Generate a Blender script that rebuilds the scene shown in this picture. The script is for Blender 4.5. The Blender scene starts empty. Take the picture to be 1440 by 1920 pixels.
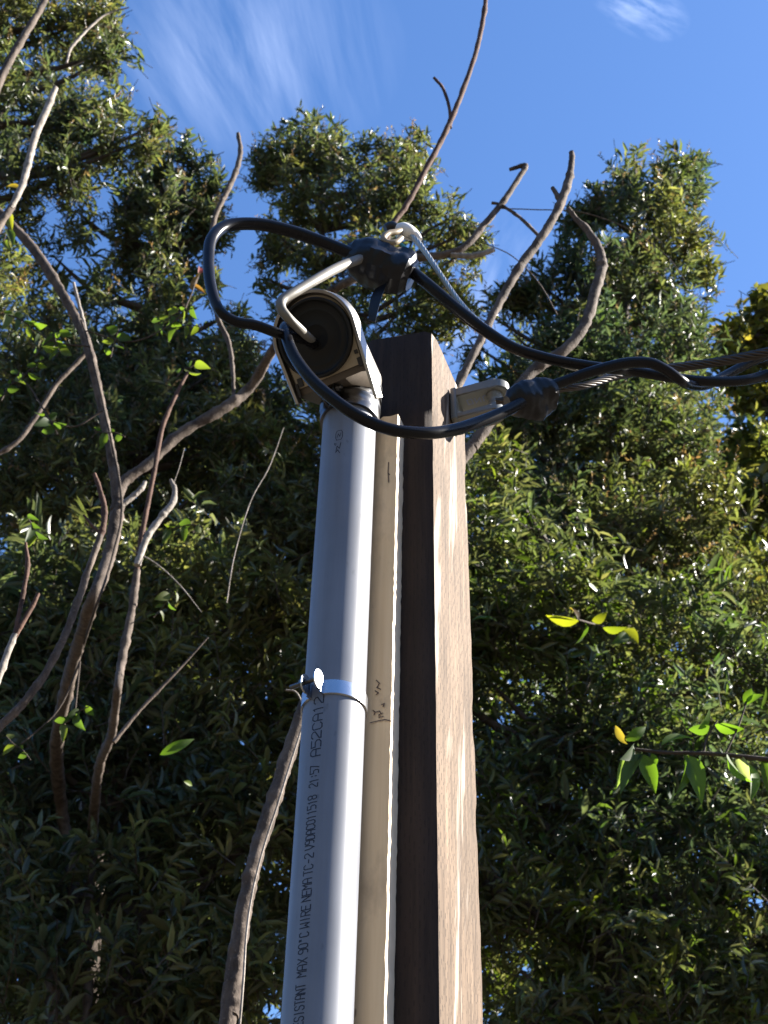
import bpy, bmesh, math, random
import numpy as np
from mathutils import Vector, Matrix, noise
random.seed(7); rng = np.random.default_rng(11)
scene = bpy.context.scene
COL = scene.collection

# ------------------------------------------------------------------ camera
FPX = 2884.0
TH = math.atan2(2884.0, 3161.0); RHO = math.atan2(80.0, 3160.0)
CAM = Vector((0, 0, 1.6))
Fv = Vector((0, math.cos(TH), math.sin(TH)))
R0 = Vector((1, 0, 0)); U0 = Vector((0, -math.sin(TH), math.cos(TH)))
Rv = R0*math.cos(RHO) + U0*math.sin(RHO); Uv = -R0*math.sin(RHO) + U0*math.cos(RHO)
cd = bpy.data.cameras.new('camera'); cam = bpy.data.objects.new('camera', cd); COL.objects.link(cam)
cd.sensor_fit = 'VERTICAL'; cd.sensor_height = 36; cd.lens = 36*FPX/1920
cd.clip_start = 0.02; cd.clip_end = 5000
m = Matrix((Rv, Uv, -Fv)).transposed().to_4x4(); m.translation = CAM
cam.matrix_world = m
cd.dof.use_dof = True; cd.dof.focus_distance = 1.62; cd.dof.aperture_fstop = 22
scene.camera = cam

# ------------------------------------------------------------------ sky, sun, exposure
SUN_EL = math.radians(36); SUN_AZ = math.radians(9)     # azimuth measured from +X towards +Y
sd = Vector((math.cos(SUN_EL)*math.cos(SUN_AZ), math.cos(SUN_EL)*math.sin(SUN_AZ), math.sin(SUN_EL)))
scene.view_settings.view_transform = 'Standard'; scene.view_settings.look = 'None'
scene.view_settings.exposure = 2.1; scene.view_settings.gamma = 1
w = bpy.data.worlds.new("World"); scene.world = w; w.use_nodes = True
nt = w.node_tree; N = nt.nodes; L = nt.links; N.clear()
def nd(t, **k):
    n = N.new(t)
    for a, b in k.items(): setattr(n, a, b)
    return n
sky = nd('ShaderNodeTexSky', sky_type='NISHITA', sun_disc=False)
sky.sun_elevation = SUN_EL; sky.sun_rotation = math.pi/2 - SUN_AZ
sky.air_density = 1.0; sky.dust_density = 0.3; sky.ozone_density = 2.0
hs = nd('ShaderNodeHueSaturation'); hs.inputs['Saturation'].default_value = 1.20; hs.inputs['Hue'].default_value = .507; hs.inputs['Value'].default_value = 1.0
L.new(sky.outputs[0], hs.inputs['Color'])
# thin cirrus: noise on the plane of the cloud deck (direction / height)
tc = nd('ShaderNodeTexCoord'); sp = nd('ShaderNodeSeparateXYZ'); L.new(tc.outputs['Generated'], sp.inputs[0])
def mth(op, a, b=None, c=None):
    n = N.new('ShaderNodeMath'); n.operation = op
    for i, x in enumerate((a, b, c)):
        if x is None: continue
        if isinstance(x, (int, float)): n.inputs[i].default_value = x
        else: L.new(x, n.inputs[i])
    return n.outputs[0]
zc = mth('MAXIMUM', sp.outputs[2], 0.05)
px = mth('DIVIDE', sp.outputs[0], zc); py = mth('DIVIDE', sp.outputs[1], zc)
cb = nd('ShaderNodeCombineXYZ'); L.new(px, cb.inputs[0]); L.new(py, cb.inputs[1])
def deck(u, v):
    d = Fv + Rv*((u-720)/FPX) - Uv*((v-960)/FPX)
    return (d.x/d.z, d.y/d.z)
def cloud_streak(p0, p1, wid, stretch, seed):
    a = Vector(deck(*p0)); b = Vector(deck(*p1)); c = (a+b)/2; ang = math.atan2((b-a).y, (b-a).x); ln = (b-a).length/2
    mp = nd('ShaderNodeMapping', vector_type='TEXTURE')
    mp.inputs['Location'].default_value = (c.x, c.y, 0); mp.inputs['Rotation'].default_value = (0, 0, ang)
    mp.inputs['Scale'].default_value = (ln, wid, 1)
    L.new(cb.outputs[0], mp.inputs[0])
    ln_ = nd('ShaderNodeVectorMath', operation='LENGTH'); L.new(mp.outputs[0], ln_.inputs[0])
    fall = mth('SUBTRACT', 1.0, ln_.outputs['Value']); fall = mth('MAXIMUM', fall, 0.0)
    nz = nd('ShaderNodeTexNoise'); nz.inputs['Scale'].default_value = 1.0; nz.inputs['Detail'].default_value = 7; nz.inputs['Roughness'].default_value = .62
    nz.inputs['Distortion'].default_value = .25
    m2 = nd('ShaderNodeMapping'); m2.inputs['Scale'].default_value = (stretch[0], stretch[1], 1); m2.inputs['Location'].default_value = (seed, seed*2.3, 0)
    L.new(mp.outputs[0], m2.inputs[0]); L.new(m2.outputs[0], nz.inputs['Vector'])
    q = mth('SUBTRACT', nz.outputs[0], .40); q = mth('MULTIPLY', q, 4.0); q = mth('MAXIMUM', q, 0.0)
    return mth('MULTIPLY', q, mth('POWER', fall, 0.8))
s1 = cloud_streak((250, -80), (480, 300), .085, (.55, 4.0), 3.1)
s2 = cloud_streak((450, -120), (560, 300), .10, (.5, 4.2), 7.7)
s3 = cloud_streak((1110, -30), (1290, 60), .022, (1.3, 2.4), 12.4)
s4 = cloud_streak((800, 760), (980, 380), .05, (1.2, 2.2), 21.4)
tot = mth('ADD', mth('ADD', mth('MULTIPLY', s1, .095), mth('MULTIPLY', s2, .11)), mth('ADD', mth('MULTIPLY', s3, .22), mth('MULTIPLY', s4, .14)))
tot = mth('MINIMUM', tot, .85)
mx = nd('ShaderNodeMix', data_type='RGBA'); L.new(tot, mx.inputs['Factor']); L.new(hs.outputs[0], mx.inputs['A'])
mx.inputs['B'].default_value = (6.2, 7.0, 9.0, 1)
bg = nd('ShaderNodeBackground'); bg.inputs['Strength'].default_value = 0.069
L.new(mx.outputs['Result'], bg.inputs[0]); ow = nd('ShaderNodeOutputWorld'); L.new(bg.outputs[0], ow.inputs[0])
sl = bpy.data.lights.new('sun', 'SUN'); sl.energy = 5.0; sl.angle = math.radians(.53); sl.color = (1, .94, .85)
so = bpy.data.objects.new('sun', sl); COL.objects.link(so); so.rotation_euler = (-sd).to_track_quat('-Z', 'Y').to_euler(); so.location = (8, 3, 8)
scene.cycles.max_bounces = 8; scene.cycles.transparent_max_bounces = 4
scene.cycles.use_denoising = True; scene.cycles.sample_clamp_indirect = 6

# ------------------------------------------------------------------ helpers
def W(u, v, Y):
    d = Fv + Rv*((u-720)/FPX) - Uv*((v-960)/FPX)
    return CAM + d*(Y/d.y)
def dz(p): return (p-CAM).dot(Fv)
def rad(wpx, p): return wpx*.5*dz(p)/FPX

def tag(o, label=None, cat=None, group=None, kind=None):
    if label: o['label'] = label
    if cat: o['category'] = cat
    if group: o['group'] = group
    if kind: o['kind'] = kind
    return o
def empty(name, loc=(0, 0, 0), rot=None):
    o = bpy.data.objects.new(name, None); COL.objects.link(o); o.location = loc
    o.empty_display_size = .05
    return o
def link_mesh(name, me, parent=None, mw=None):
    o = bpy.data.objects.new(name, me); COL.objects.link(o)
    if mw is not None: o.matrix_basis = mw
    if parent:
        o.parent = parent
        o.matrix_parent_inverse = world_of(parent).inverted()
    return o
def world_of(o):
    return o.matrix_basis.copy() if o.parent is None else world_of(o.parent) @ o.matrix_parent_inverse @ o.matrix_basis
def build(name, bm, mat, parent=None, mw=None, smooth=None):
    me = bpy.data.meshes.new(name)
    bmesh.ops.recalc_face_normals(bm, faces=bm.faces)
    bm.to_mesh(me); bm.free()
    for mt in (mat if isinstance(mat, (list, tuple)) else [mat]): me.materials.append(mt)
    if smooth is not None:
        for p in me.polygons: p.use_smooth = True
        if smooth < 180: me.set_sharp_from_angle(angle=math.radians(smooth))
    return link_mesh(name, me, parent, mw)

def catmull(pts, n):
    P_ = [pts[0]*2-pts[1]] + list(pts) + [pts[-1]*2-pts[-2]]; out = []
    for i in range(1, len(P_)-2):
        a, b, c, d = P_[i-1], P_[i], P_[i+1], P_[i+2]
        for k in range(n):
            t = k/n
            out.append(.5*((2*b)+(c-a)*t+(2*a-5*b+4*c-d)*t*t+(3*b-a-3*c+d)*t**3))
    out.append(P_[-2]); return out
def tube(bm, pts, radii, seg=10, cap=True, bump=0.0, seed=0):
    rings = []; nrm = None
    for i, p in enumerate(pts):
        a = pts[max(i-1, 0)]; b = pts[min(i+1, len(pts)-1)]; t = (b-a)
        t = t.normalized() if t.length > 1e-9 else Vector((0, 0, 1))
        if nrm is None: nrm = t.orthogonal().normalized()
        nrm = (nrm - t*nrm.dot(t)); nrm = nrm.normalized() if nrm.length > 1e-6 else t.orthogonal().normalized()
        bn = t.cross(nrm); r = radii[i]; ring = []
        for k in range(seg):
            th = 2*math.pi*k/seg; rr = r
            if bump:
                q = p*40 + Vector((math.cos(th)*1.1, math.sin(th)*1.1, seed))
                rr = r*(1+bump*noise.noise(q) + .6*bump*noise.noise(q*2.7))
            ring.append(bm.verts.new(p + nrm*math.cos(th)*rr + bn*math.sin(th)*rr))
        rings.append(ring)
    for i in range(len(rings)-1):
        A, B = rings[i], rings[i+1]
        for k in range(seg): bm.faces.new((A[k], A[(k+1) % seg], B[(k+1) % seg], B[k]))
    if cap:
        bm.faces.new(rings[0][::-1]); bm.faces.new(rings[-1])
def knots(R_):
    R_ = list(R_); k = random.randint(3, 9)
    while k < len(R_)-2:
        g_ = random.uniform(1.05, 1.22); R_[k] *= g_; R_[k-1] *= 1+(g_-1)*.5; R_[k+1] *= 1+(g_-1)*.4; k += random.randint(9, 30)
    return R_
def tube_px(bm, path, Y, seg=10, sub=6, bump=0.0, seed=0, extra=(), kn=False, pre=(), sc=1.0):
    """path = [(u, v, w[, Y])]; widths in photo pixels become real radii at that distance"""
    pts = [Vector(p) for p, r in pre]; rs = [r for p, r in pre]
    for q in path:
        y = q[3] if len(q) > 3 else Y
        p = W(q[0], q[1], y); pts.append(p); rs.append(rad(q[2], p))
    for p, r in extra: pts.append(Vector(p)); rs.append(r)
    P_ = catmull(pts, sub); R_ = [v.x for v in catmull([Vector((r, 0, 0)) for r in rs], sub)]
    if kn: R_ = knots(R_)
    R_ = [r*sc for r in R_]
    tube(bm, P_, R_, seg, True, bump, seed); return pts, rs
def box(bm, x0, x1, y0, y1, z0, z1, bev=0):
    vs = [bm.verts.new((x, y, z)) for z in (z0, z1) for x, y in ((x0, y0), (x1, y0), (x1, y1), (x0, y1))]
    f = [(0, 3, 2, 1), (4, 5, 6, 7), (0, 1, 5, 4), (1, 2, 6, 5), (2, 3, 7, 6), (3, 0, 4, 7)]
    fs = [bm.faces.new([vs[i] for i in q]) for q in f]
    if bev: bmesh.ops.bevel(bm, geom=list({e for q in fs for e in q.edges}), offset=bev, segments=2, affect='EDGES', profile=.5)
    return fs
def lathe(bm, prof, seg=48, M=None, close=False):
    """prof = [(r, z)] about local z"""
    rings = []
    for r, z in prof:
        ring = []
        for k in range(seg):
            a = 2*math.pi*k/seg; v = Vector((r*math.cos(a), r*math.sin(a), z)); ring.append(bm.verts.new(M @ v if M else v))
        rings.append(ring)
    n = len(rings)
    for i in range(n if close else n-1):
        A, B = rings[i], rings[(i+1) % n]
        for k in range(seg): bm.faces.new((A[k], A[(k+1) % seg], B[(k+1) % seg], B[k]))
    if not close:
        if prof[0][0] > 0: bm.faces.new(rings[0][::-1])
        bm.faces.new(rings[-1])

# ------------------------------------------------------------------ materials
class Mat:
    def __init__(s, name):
        s.m = bpy.data.materials.new(name); s.m.use_nodes = True; s.t = s.m.node_tree; s.n = s.t.nodes; s.l = s.t.links
        s.b = s.n['Principled BSDF']; s.out = s.n['Material Output']
    def node(s, t, ins=None, **k):
        n = s.n.new(t)
        for a, b in k.items(): setattr(n, a, b)
        for a, b in (ins or {}).items(): s.put(n.inputs[a], b)
        return n
    def put(s, sock, v):
        if hasattr(v, 'is_linked') or isinstance(v, bpy.types.NodeSocket): s.l.new(v, sock)
        else: sock.default_value = v
    def math(s, op, *a):
        n = s.n.new('ShaderNodeMath'); n.operation = op
        for i, x in enumerate(a): s.put(n.inputs[i], x)
        return n.outputs[0]
    def coord(s, scale=(1, 1, 1), loc=(0, 0, 0)):
        c = s.node('ShaderNodeTexCoord'); mp = s.node('ShaderNodeMapping', {'Scale': scale, 'Location': loc}); s.l.new(c.outputs['Object'], mp.inputs[0]); return mp.outputs[0]
    def noise(s, vec, scale, detail=5, rough=.55, dist=0):
        return s.node('ShaderNodeTexNoise', {'Vector': vec, 'Scale': scale, 'Detail': detail, 'Roughness': rough, 'Distortion': dist}).outputs[0]
    def ramp(s, fac, stops):
        r = s.node('ShaderNodeValToRGB', {'Fac': fac}); e = r.color_ramp.elements
        while len(e) < len(stops): e.new(.5)
        for q, (p, c) in zip(e, stops): q.position = p; q.color = c if len(c) == 4 else (*c, 1)
        return r.outputs[0]
    def mix(s, f, a, b, mode='MIX'):
        n = s.node('ShaderNodeMix', data_type='RGBA', blend_type=mode); s.put(n.inputs['Factor'], f); s.put(n.inputs['A'], a); s.put(n.inputs['B'], b); return n.outputs['Result']
    def bump(s, h, strength=.3, dist=.001):
        n = s.node('ShaderNodeBump', {'Height': h, 'Strength': strength, 'Distance': dist}); s.l.new(n.outputs[0], s.b.inputs['Normal'])
    def set(s, **k):
        for a, v in k.items(): s.put(s.b.inputs[a.replace('_', ' ')], v)
        return s
def C4(r, g, b): return (r, g, b, 1)

def mat_pvc():
    M = Mat('grey_pvc'); v = M.coord()
    n = M.noise(v, 14, 6, .6); n2 = M.noise(M.coord((1, 1, .15)), 60, 4)
    c = M.ramp(n, [(.3, (.152, .163, .190)), (.7, (.182, .193, .220))])
    sp_ = M.ramp(M.noise(M.coord((1, 1, .5)), 90, 3, .5), [(.68, (1, 1, 1)), (.78, (.62, .62, .62))])
    c = M.mix(1.0, c, M.ramp(M.noise(M.coord((1, 1, .06)), 45, 5, .6), [(.35, (.86, .85, .84)), (.6, (1.04, 1.04, 1.04))]), 'MULTIPLY')
    c = M.mix(1.0, c, sp_, 'MULTIPLY')
    M.set(Base_Color=c, Roughness=M.math('MULTIPLY_ADD', n2, .12, .33), Specular_IOR_Level=.5); M.bump(n2, .05, .0005); return M.m
def mat_metal(name, col, rough, nscale=40):
    M = Mat(name); n = M.noise(M.coord(), nscale, 5)
    M.set(Base_Color=M.mix(n, C4(*[x*.82 for x in col]), C4(*[min(1, x*1.1) for x in col])), Metallic=1.0, Roughness=M.math('MULTIPLY_ADD', n, .18, rough-.09)); M.bump(n, .06, .0006); return M.m
def mat_plain(name, col, rough, nscale=60, var=.25, bump=.15, spec=.5):
    M = Mat(name); n = M.noise(M.coord(), nscale, 6, .6)
    M.set(Base_Color=M.mix(n, C4(*[x*(1-var) for x in col]), C4(*[min(1, x*(1+var)) for x in col])), Roughness=M.math('MULTIPLY_ADD', n, .2, rough-.1), Specular_IOR_Level=spec); M.bump(n, bump, .0008); return M.m
def mat_post(name, lo, hi, knot=True, sun_streak=None):
    M = Mat(name)
    g = M.noise(M.coord((1, 1, .035)), 130, 6, .65, .4)
    n = M.noise(M.coord((1, 1, .3)), 12, 5, .6)
    col = M.ramp(g, [(.25, lo), (.75, hi)])
    col = M.mix(1.0, col, M.ramp(n, [(.32, (.62, .60, .58)), (.68, (1.2, 1.17, 1.14))]), 'MULTIPLY')
    # incising slits: staggered rows
    tcn = M.node('ShaderNodeTexCoord'); s = M.node('ShaderNodeSeparateXYZ'); M.l.new(tcn.outputs['Object'], s.inputs[0])
    wob = M.noise(M.coord(), 25, 2)
    xs = M.math('ADD', M.math('ADD', s.outputs[0], s.outputs[1]), M.math('MULTIPLY', wob, .006))
    cx = M.math('DIVIDE', xs, .0045); col_i = M.math('FLOOR', cx); fx = M.math('ABSOLUTE', M.math('SUBTRACT', M.math('FRACT', cx), .5))
    zz = M.math('ADD', M.math('DIVIDE', s.outputs[2], .015), M.math('MULTIPLY', M.math('FRACT', M.math('MULTIPLY', col_i, .5)), 1.0))
    zz = M.math('ADD', zz, M.math('MULTIPLY', wob, 1.6))
    fz = M.math('ABSOLUTE', M.math('SUBTRACT', M.math('FRACT', zz), .5))
    slit = M.math('MULTIPLY', M.math('LESS_THAN', fx, .16), M.math('LESS_THAN', fz, .25))
    gate = M.math('GREATER_THAN', M.noise(M.coord((1, 1, .4)), 170, 3), .49)
    slit = M.math('MULTIPLY', slit, gate)
    col = M.mix(M.math('MULTIPLY', slit, .7 if sun_streak else .35), col, C4(lo[0]*.45, lo[1]*.42, lo[2]*.4))
    if sun_streak:   # sun patches painted in: pale diagonal streaks with shade-dark ones between
        mp = M.coord((1, 1, 1)); rot = M.node('ShaderNodeMapping', {'Rotation': (math.radians(7), 0, 0)}); M.l.new(tcn.outputs['Object'], rot.inputs[0])
        sw = M.noise(M.node('ShaderNodeMapping', {'Vector': rot.outputs[0], 'Scale': (0.0, 26, 2.2), 'Location': (0, 1.7, .45)}).outputs[0], 1.0, 4, .55, .3)
        col = M.mix(M.ramp(sw, [(.55, (0, 0, 0)), (.63, (.9, .9, .9))]), col, C4(*sun_streak))
        col = M.mix(M.ramp(sw, [(.30, (.55, .55, .55)), (.37, (0, 0, 0))]), col, C4(lo[0]*.7, lo[1]*.66, lo[2]*.62))
    M.set(Base_Color=col, Roughness=.82, Specular_IOR_Level=.25)
    h = M.math('SUBTRACT', M.math('MULTIPLY', g, .5), M.math('MULTIPLY', slit, 1.1)); M.bump(h, 1.0, .0018); return M.m
def mat_batten():
    M = Mat('pale_lumber'); g = M.noise(M.coord((1, 1, .03)), 90, 5, .6, .5); n = M.noise(M.coord((1, 1, .5)), 16, 5, .65)
    c = M.ramp(g, [(.3, (.66, .45, .24)), (.7, (.80, .58, .335))])
    c = M.mix(M.ramp(n, [(.55, (0, 0, 0)), (.72, (.6, .6, .6))]), c, C4(.30, .20, .12))
    KN = [(-.030, 2.135, .010), (-.028, 2.160, .006), (-.012, 2.46, .004), (-.03, 2.60, .007)]
    tcn = M.node('ShaderNodeTexCoord'); wv = M.noise(M.coord(), 70, 3)
    for kx, kz, kr in KN:
        mp = M.node('ShaderNodeMapping', {'Vector': tcn.outputs['Object'], 'Location': (-kx/kr, 0, -kz/(kr*1.5)), 'Scale': (1/kr, 0, 1/(kr*1.5))})
        l_ = M.node('ShaderNodeVectorMath', {0: mp.outputs[0]}, operation='LENGTH').outputs['Value']
        l_ = M.math('ADD', l_, M.math('MULTIPLY', wv, .9)); c = M.mix(M.ramp(l_, [(.75, (.75, .75, .75)), (1.0, (.0, .0, .0))]), c, C4(.20, .12, .075))
    M.set(Base_Color=c, Roughness=.6, Specular_IOR_Level=.4); M.bump(g, .25, .0006); return M.m
def mat_bark(name, lo, hi):
    M = Mat(name); n = M.noise(M.coord((1, 1, .5)), 35, 7, .65); n2 = M.noise(M.coord(), 160, 4, .6)
    c = M.ramp(n, [(.3, lo), (.72, hi)]); c = M.mix(M.ramp(n2, [(.58, (0, 0, 0)), (.66, (.5, .5, .5))]), c, C4(*[x*1.5 for x in hi]))
    M.set(Base_Color=c, Roughness=.85, Specular_IOR_Level=.25); M.bump(M.math('ADD', n, n2), .6, .0025); return M.m
def mat_leaf(name, rough=.38, trans=.42, tcol=(1.9, 2.1, .75)):
    M = Mat(name); a = M.node('ShaderNodeAttribute', attribute_name='col'); base = a.outputs['Color']
    n = M.noise(M.coord(), 9, 3)
    base = M.mix(1.0, base, M.ramp(n, [(.3, (.75, .78, .7)), (.7, (1.2, 1.2, 1.15))]), 'MULTIPLY')
    M.set(Base_Color=base, Roughness=rough, Specular_IOR_Level=.5)
    tr = M.node('ShaderNodeBsdfTranslucent', {'Color': M.mix(1.0, base, C4(*tcol), 'MULTIPLY')})
    ms = M.node('ShaderNodeMixShader', {0: trans}); M.l.new(M.b.outputs[0], ms.inputs[1]); M.l.new(tr.outputs[0], ms.inputs[2])
    M.l.new(ms.outputs[0], M.out.inputs[0]); return M.m

MT = dict(
    pvc=mat_pvc(), ink=mat_plain('black_ink', (.012, .012, .02), .6, 200, .3, 0),
    zinc=mat_metal('zinc_plate', (.46, .48, .52), .26), alu=mat_metal('cast_aluminium', (.40, .385, .36), .36),
    steel=mat_metal('galvanized_steel', (.13, .13, .135), .30), wire=mat_metal('bare_aluminium_strand', (.085, .075, .068), .45, 120),
    plate=mat_plain('beige_casting', (.36, .30, .21), .55, 70, .15, .3), chin=mat_plain('shaded_casting', (.095, .076, .058), .5, 60, .2, .3),
    black=mat_plain('black_plastic', (.012, .012, .013), .42, 90, .3, .1), disc=mat_plain('black_fibre_disc', (.008, .008, .0078), .5, 40, .3, .12, .3),
    cable=mat_plain('black_cable_sheath', (.008, .008, .010), .27, 50, .3, .05, .18), tape=mat_plain('black_tape', (.006, .006, .008), .32, 120, .3, .5, .3),
    neutral=mat_plain('pale_grey_insulation', (.145, .135, .115), .55, 90, .12, .15),
    bright=mat_metal('clean_aluminium_strand', (.42, .42, .40), .36, 120),
    resin=mat_plain('grey_green_casting', (.15, .155, .145), .36, 60, .15, .2), mark=mat_plain('blue_grey_marking', (.13, .16, .26), .5),
    beige=mat_plain('beige_plastic', (.24, .19, .12), .5), white=mat_plain('white_plastic', (.75, .74, .72), .4), teal=mat_plain('teal_plastic', (.04, .30, .38), .35),
    post_pale=mat_post('weathered_treated_wood', (.045, .029, .019), (.205, .148, .102), sun_streak=(.46, .40, .34)), post_dark=mat_post('dark_brown_wood', (.016, .011, .009), (.042, .029, .022)),
    batten=mat_batten(), sawn=mat_plain('fresh_sawn_wood', (.74, .62, .45), .7, 90, .12, .6),
    bark=mat_bark('grey_brown_bark', (.030, .021, .016), (.155, .120, .095)), red_bark=mat_bark('reddish_bark', (.040, .021, .014), (.12, .064, .044)),
    pale_bark=mat_bark('pale_bark', (.14, .12, .10), (.36, .32, .28)), dark_bark=mat_bark('dark_bark', (.035, .026, .02), (.085, .065, .05)),
    leaf=mat_leaf('evergreen_leaf', .36, .40, (1.6, 1.62, .85)), vine=mat_leaf('bright_leaf', .55, .62, (1.7, 1.9, .6)))

# ------------------------------------------------------------------ ground
M = Mat('dry_soil'); n = M.noise(M.coord(), 1.2, 8, .65)
M.set(Base_Color=M.ramp(n, [(.35, (.035, .028, .02)), (.65, (.075, .06, .04))]), Roughness=.95); M.bump(n, .5, .02)
bm = bmesh.new(); bmesh.ops.create_grid(bm, x_segments=40, y_segments=40, size=900)
g = build('ground', bm, M.m); tag(g, kind='structure')
# unseen ridge added all round to block skylight, well below the picture's lower edge
M = Mat('blocker_ridge_green'); n = M.noise(M.coord(), .35, 9, .7)
M.set(Base_Color=M.ramp(n, [(.35, (.018, .028, .012)), (.65, (.05, .06, .025))]), Roughness=.95); M.bump(n, 1, 1.0)
bm = bmesh.new(); rows = []
for j in range(13):
    t_ = j/12; row = []
    for k in range(180):
        a = 2*math.pi*k/180; r_ = 55+60*t_; top = 34+7*noise.noise(Vector((math.cos(a)*2.2, math.sin(a)*2.2, .7)))+2.5*noise.noise(Vector((math.cos(a)*11, math.sin(a)*11, 2)))
        z_ = top*math.sin(t_*math.pi/2)**1.3 + (1.6*noise.noise(Vector((math.cos(a)*25, math.sin(a)*25, t_*9))) if j else 0) - (.5 if j == 0 else 0)
        row.append(bm.verts.new((r_*math.cos(a), r_*math.sin(a), z_)))
    rows.append(row)
for j in range(12):
    for k in range(180): bm.faces.new((rows[j][k], rows[j][(k+1) % 180], rows[j+1][(k+1) % 180], rows[j+1][k]))
h_ = build('blocker_ridge', bm, M.m, smooth=60); tag(h_, kind='structure')

# ------------------------------------------------------------------ plan of the mast
A = math.radians(20.5)
nD = Vector((-math.sin(A), -math.cos(A), 0)); nR = Vector((math.cos(A), -math.sin(A), 0)); tL = -nR
DC = 1.225
cA, cB = W(649.5, 900, DC), W(595.5, 1900, DC)
cdir = (cA-cB).normalized()
def on_line(p0, d, z): return p0 + d*((z-p0.z)/d.z)
def cax(z): return on_line(cA, cdir, z)
def frame(org, d, a):
    """local x = along the dark face to the right, y = into the post, z = up the leaning axis"""
    zax = d.normalized(); x = Vector((math.cos(a), -math.sin(a), 0)); x = (x - zax*x.dot(zax)).normalized(); y = zax.cross(x)
    M4 = Matrix((x, y, zax)).transposed().to_4x4(); M4.translation = org; return M4
RC = .03015

# post: local origin at the near corner; front (dark) face y=0 spans x -0.089..0, right face x=0 spans y 0..0.089
pA, pB = W(814.5, 900, DC+.016), W(826.5, 1900, DC+.016); pdir = (pA-pB).normalized()
pTop = on_line(pA, pdir, W(812, 619, DC+.016).z); PH = pTop.z
pBase = on_line(pA, pdir, 0)
Mp = frame(pBase, pdir, A); hh = (pTop-pBase).length; PD = .14
def post_mesh():
    bm = bmesh.new(); nz_ = 300; per = []
    corners = [(-.089, 0), (0, 0), (0, PD), (-.089, PD)]
    pl = []
    for i in range(4):
        a, b = corners[i], corners[(i+1) % 4]
        for k in range(8): pl.append((a[0]+(b[0]-a[0])*k/8, a[1]+(b[1]-a[1])*k/8, i, k))
    rings = []
    for j in range(nz_+1):
        z = -.3 + (hh+.3)*j/nz_; ring = []
        for (x, y, i, k) in pl:
            zz = z
            if j == nz_: zz += .012*(-x/.089) + .004*noise.noise(Vector((x*60, y*60, 3)))
            r_ = .0025 if k == 0 else 0     # eased arris, chipped here and there
            cxn, cyn = (x+.0445), (y-PD/2)
            q = Vector((x*30, y*30, zz*9)); e = .0004*noise.noise(q)+.0005*noise.noise(q*5)
            chip = max(0, noise.noise(Vector((i*7.3, 1.1, zz*14)))-.25)*.005 if k == 0 else 0
            s_ = (r_+chip)/.0445
            ring.append(bm.verts.new((x - cxn*s_ + e*(1 if cxn > 0 else -1)*(abs(cxn) > .044), y - cyn*s_ + e*(1 if cyn > 0 else -1)*(abs(cyn) > PD/2-.0005), zz)))
        rings.append(ring)
    n = len(pl)
    for j in range(nz_):
        for k in range(n):
            f = bm.faces.new((rings[j][k], rings[j][(k+1) % n], rings[j+1][(k+1) % n], rings[j+1][k]))
            f.material_index = 0 if pl[k][2] == 1 else 1  # paler wood on the right face, darker brown on all others
    f = bm.faces.new(rings[-1]); f.material_index = 1; bm.faces.new(rings[0][::-1])
    return bm
post = build('wooden_post', post_mesh(), [MT['post_pale'], MT['post_dark']], None, Mp, smooth=35)
tag(post, 'thick square timber post, dark brown on one face and sunlit on the other', 'post')

# batten: nailed to the dark face; local frame like the post, origin at its front right edge
bA, bB = W(743, 900, DC+.008), W(720.5, 1900, DC+.008); bdir = (bA-bB).normalized()
TB = .038
bTop = on_line(bA, bdir, W(740, 776, DC+.008).z); bBase = on_line(bA, bdir, 0); bh = (bTop-bBase).length
Mb = frame(bBase, bdir, A)
def batten_mesh():
    bm = bmesh.new(); nz_ = 420; wd = .089
    pl = [(-wd + wd*k/10, 0, 0) for k in range(10)] + [(0, TB*k/4, 1) for k in range(4)] + [(-wd*k/10, TB, 2) for k in range(10)] + [(-wd, TB - TB*k/4, 3) for k in range(4)]
    rings = []
    for j in range(nz_+1):
        z = bh*j/nz_; ring = []
        for i, (x, y, s) in enumerate(pl):
            zz = z
            if j == nz_: zz += .010*noise.noise(Vector((x*120, y*120, 5))) - .012*max(0, (-x-.02)/.05)
            q = Vector((x*50, y*50, z*16)); e = .0007*noise.noise(q)
            ex = (.0006*noise.noise(Vector((3, y*90, z*45))) + .0010*noise.noise(Vector((9, 1, z*190)))) if abs(x) < 1e-6 else 0
            ring.append(bm.verts.new((x+ex, y + (e if y < 1e-6 else 0), zz)))
        rings.append(ring)
    n = len(pl)
    for j in range(nz_):
        for k in range(n):
            f = bm.faces.new((rings[j][k], rings[j][(k+1) % n], rings[j+1][(k+1) % n], rings[j+1][k])); f.material_index = 1 if pl[k][2] in (1,) else 0
    f = bm.faces.new(rings[-1]); f.material_index = 1
    bm.faces.new(rings[0][::-1]); return bm
bat = build('timber_batten', batten_mesh(), [MT['batten'], MT['sawn']], None, Mb, smooth=40)
tag(bat, 'pale new lumber strip with rough sawn edge, fixed between grey pipe and dark post', 'batten')

def on_batten(u, v):
    Mi_ = Mb.inverted(); o_ = Mi_ @ CAM; q = Mi_ @ W(u, v, 1.3); d_ = q-o_; k = -o_.y/d_.y; h_ = o_+d_*k; return (h_.x, h_.z)
SCRIB = [[(706, 1276), (712, 1282), (707, 1290), (714, 1293)], [(704, 1296), (710, 1300), (706, 1303)], [(716, 1322), (721, 1320), (719, 1326)], [(700, 1333), (704, 1336), (702, 1341)], [(706, 1336), (712, 1334), (715, 1339), (710, 1342), (718, 1338)], [(712, 1346), (719, 1344)], [(695, 1356), (712, 1352), (722, 1350), (734, 1353)], [(729, 868), (728, 885), (729, 905)], [(728, 888), (731, 891)]]
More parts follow.
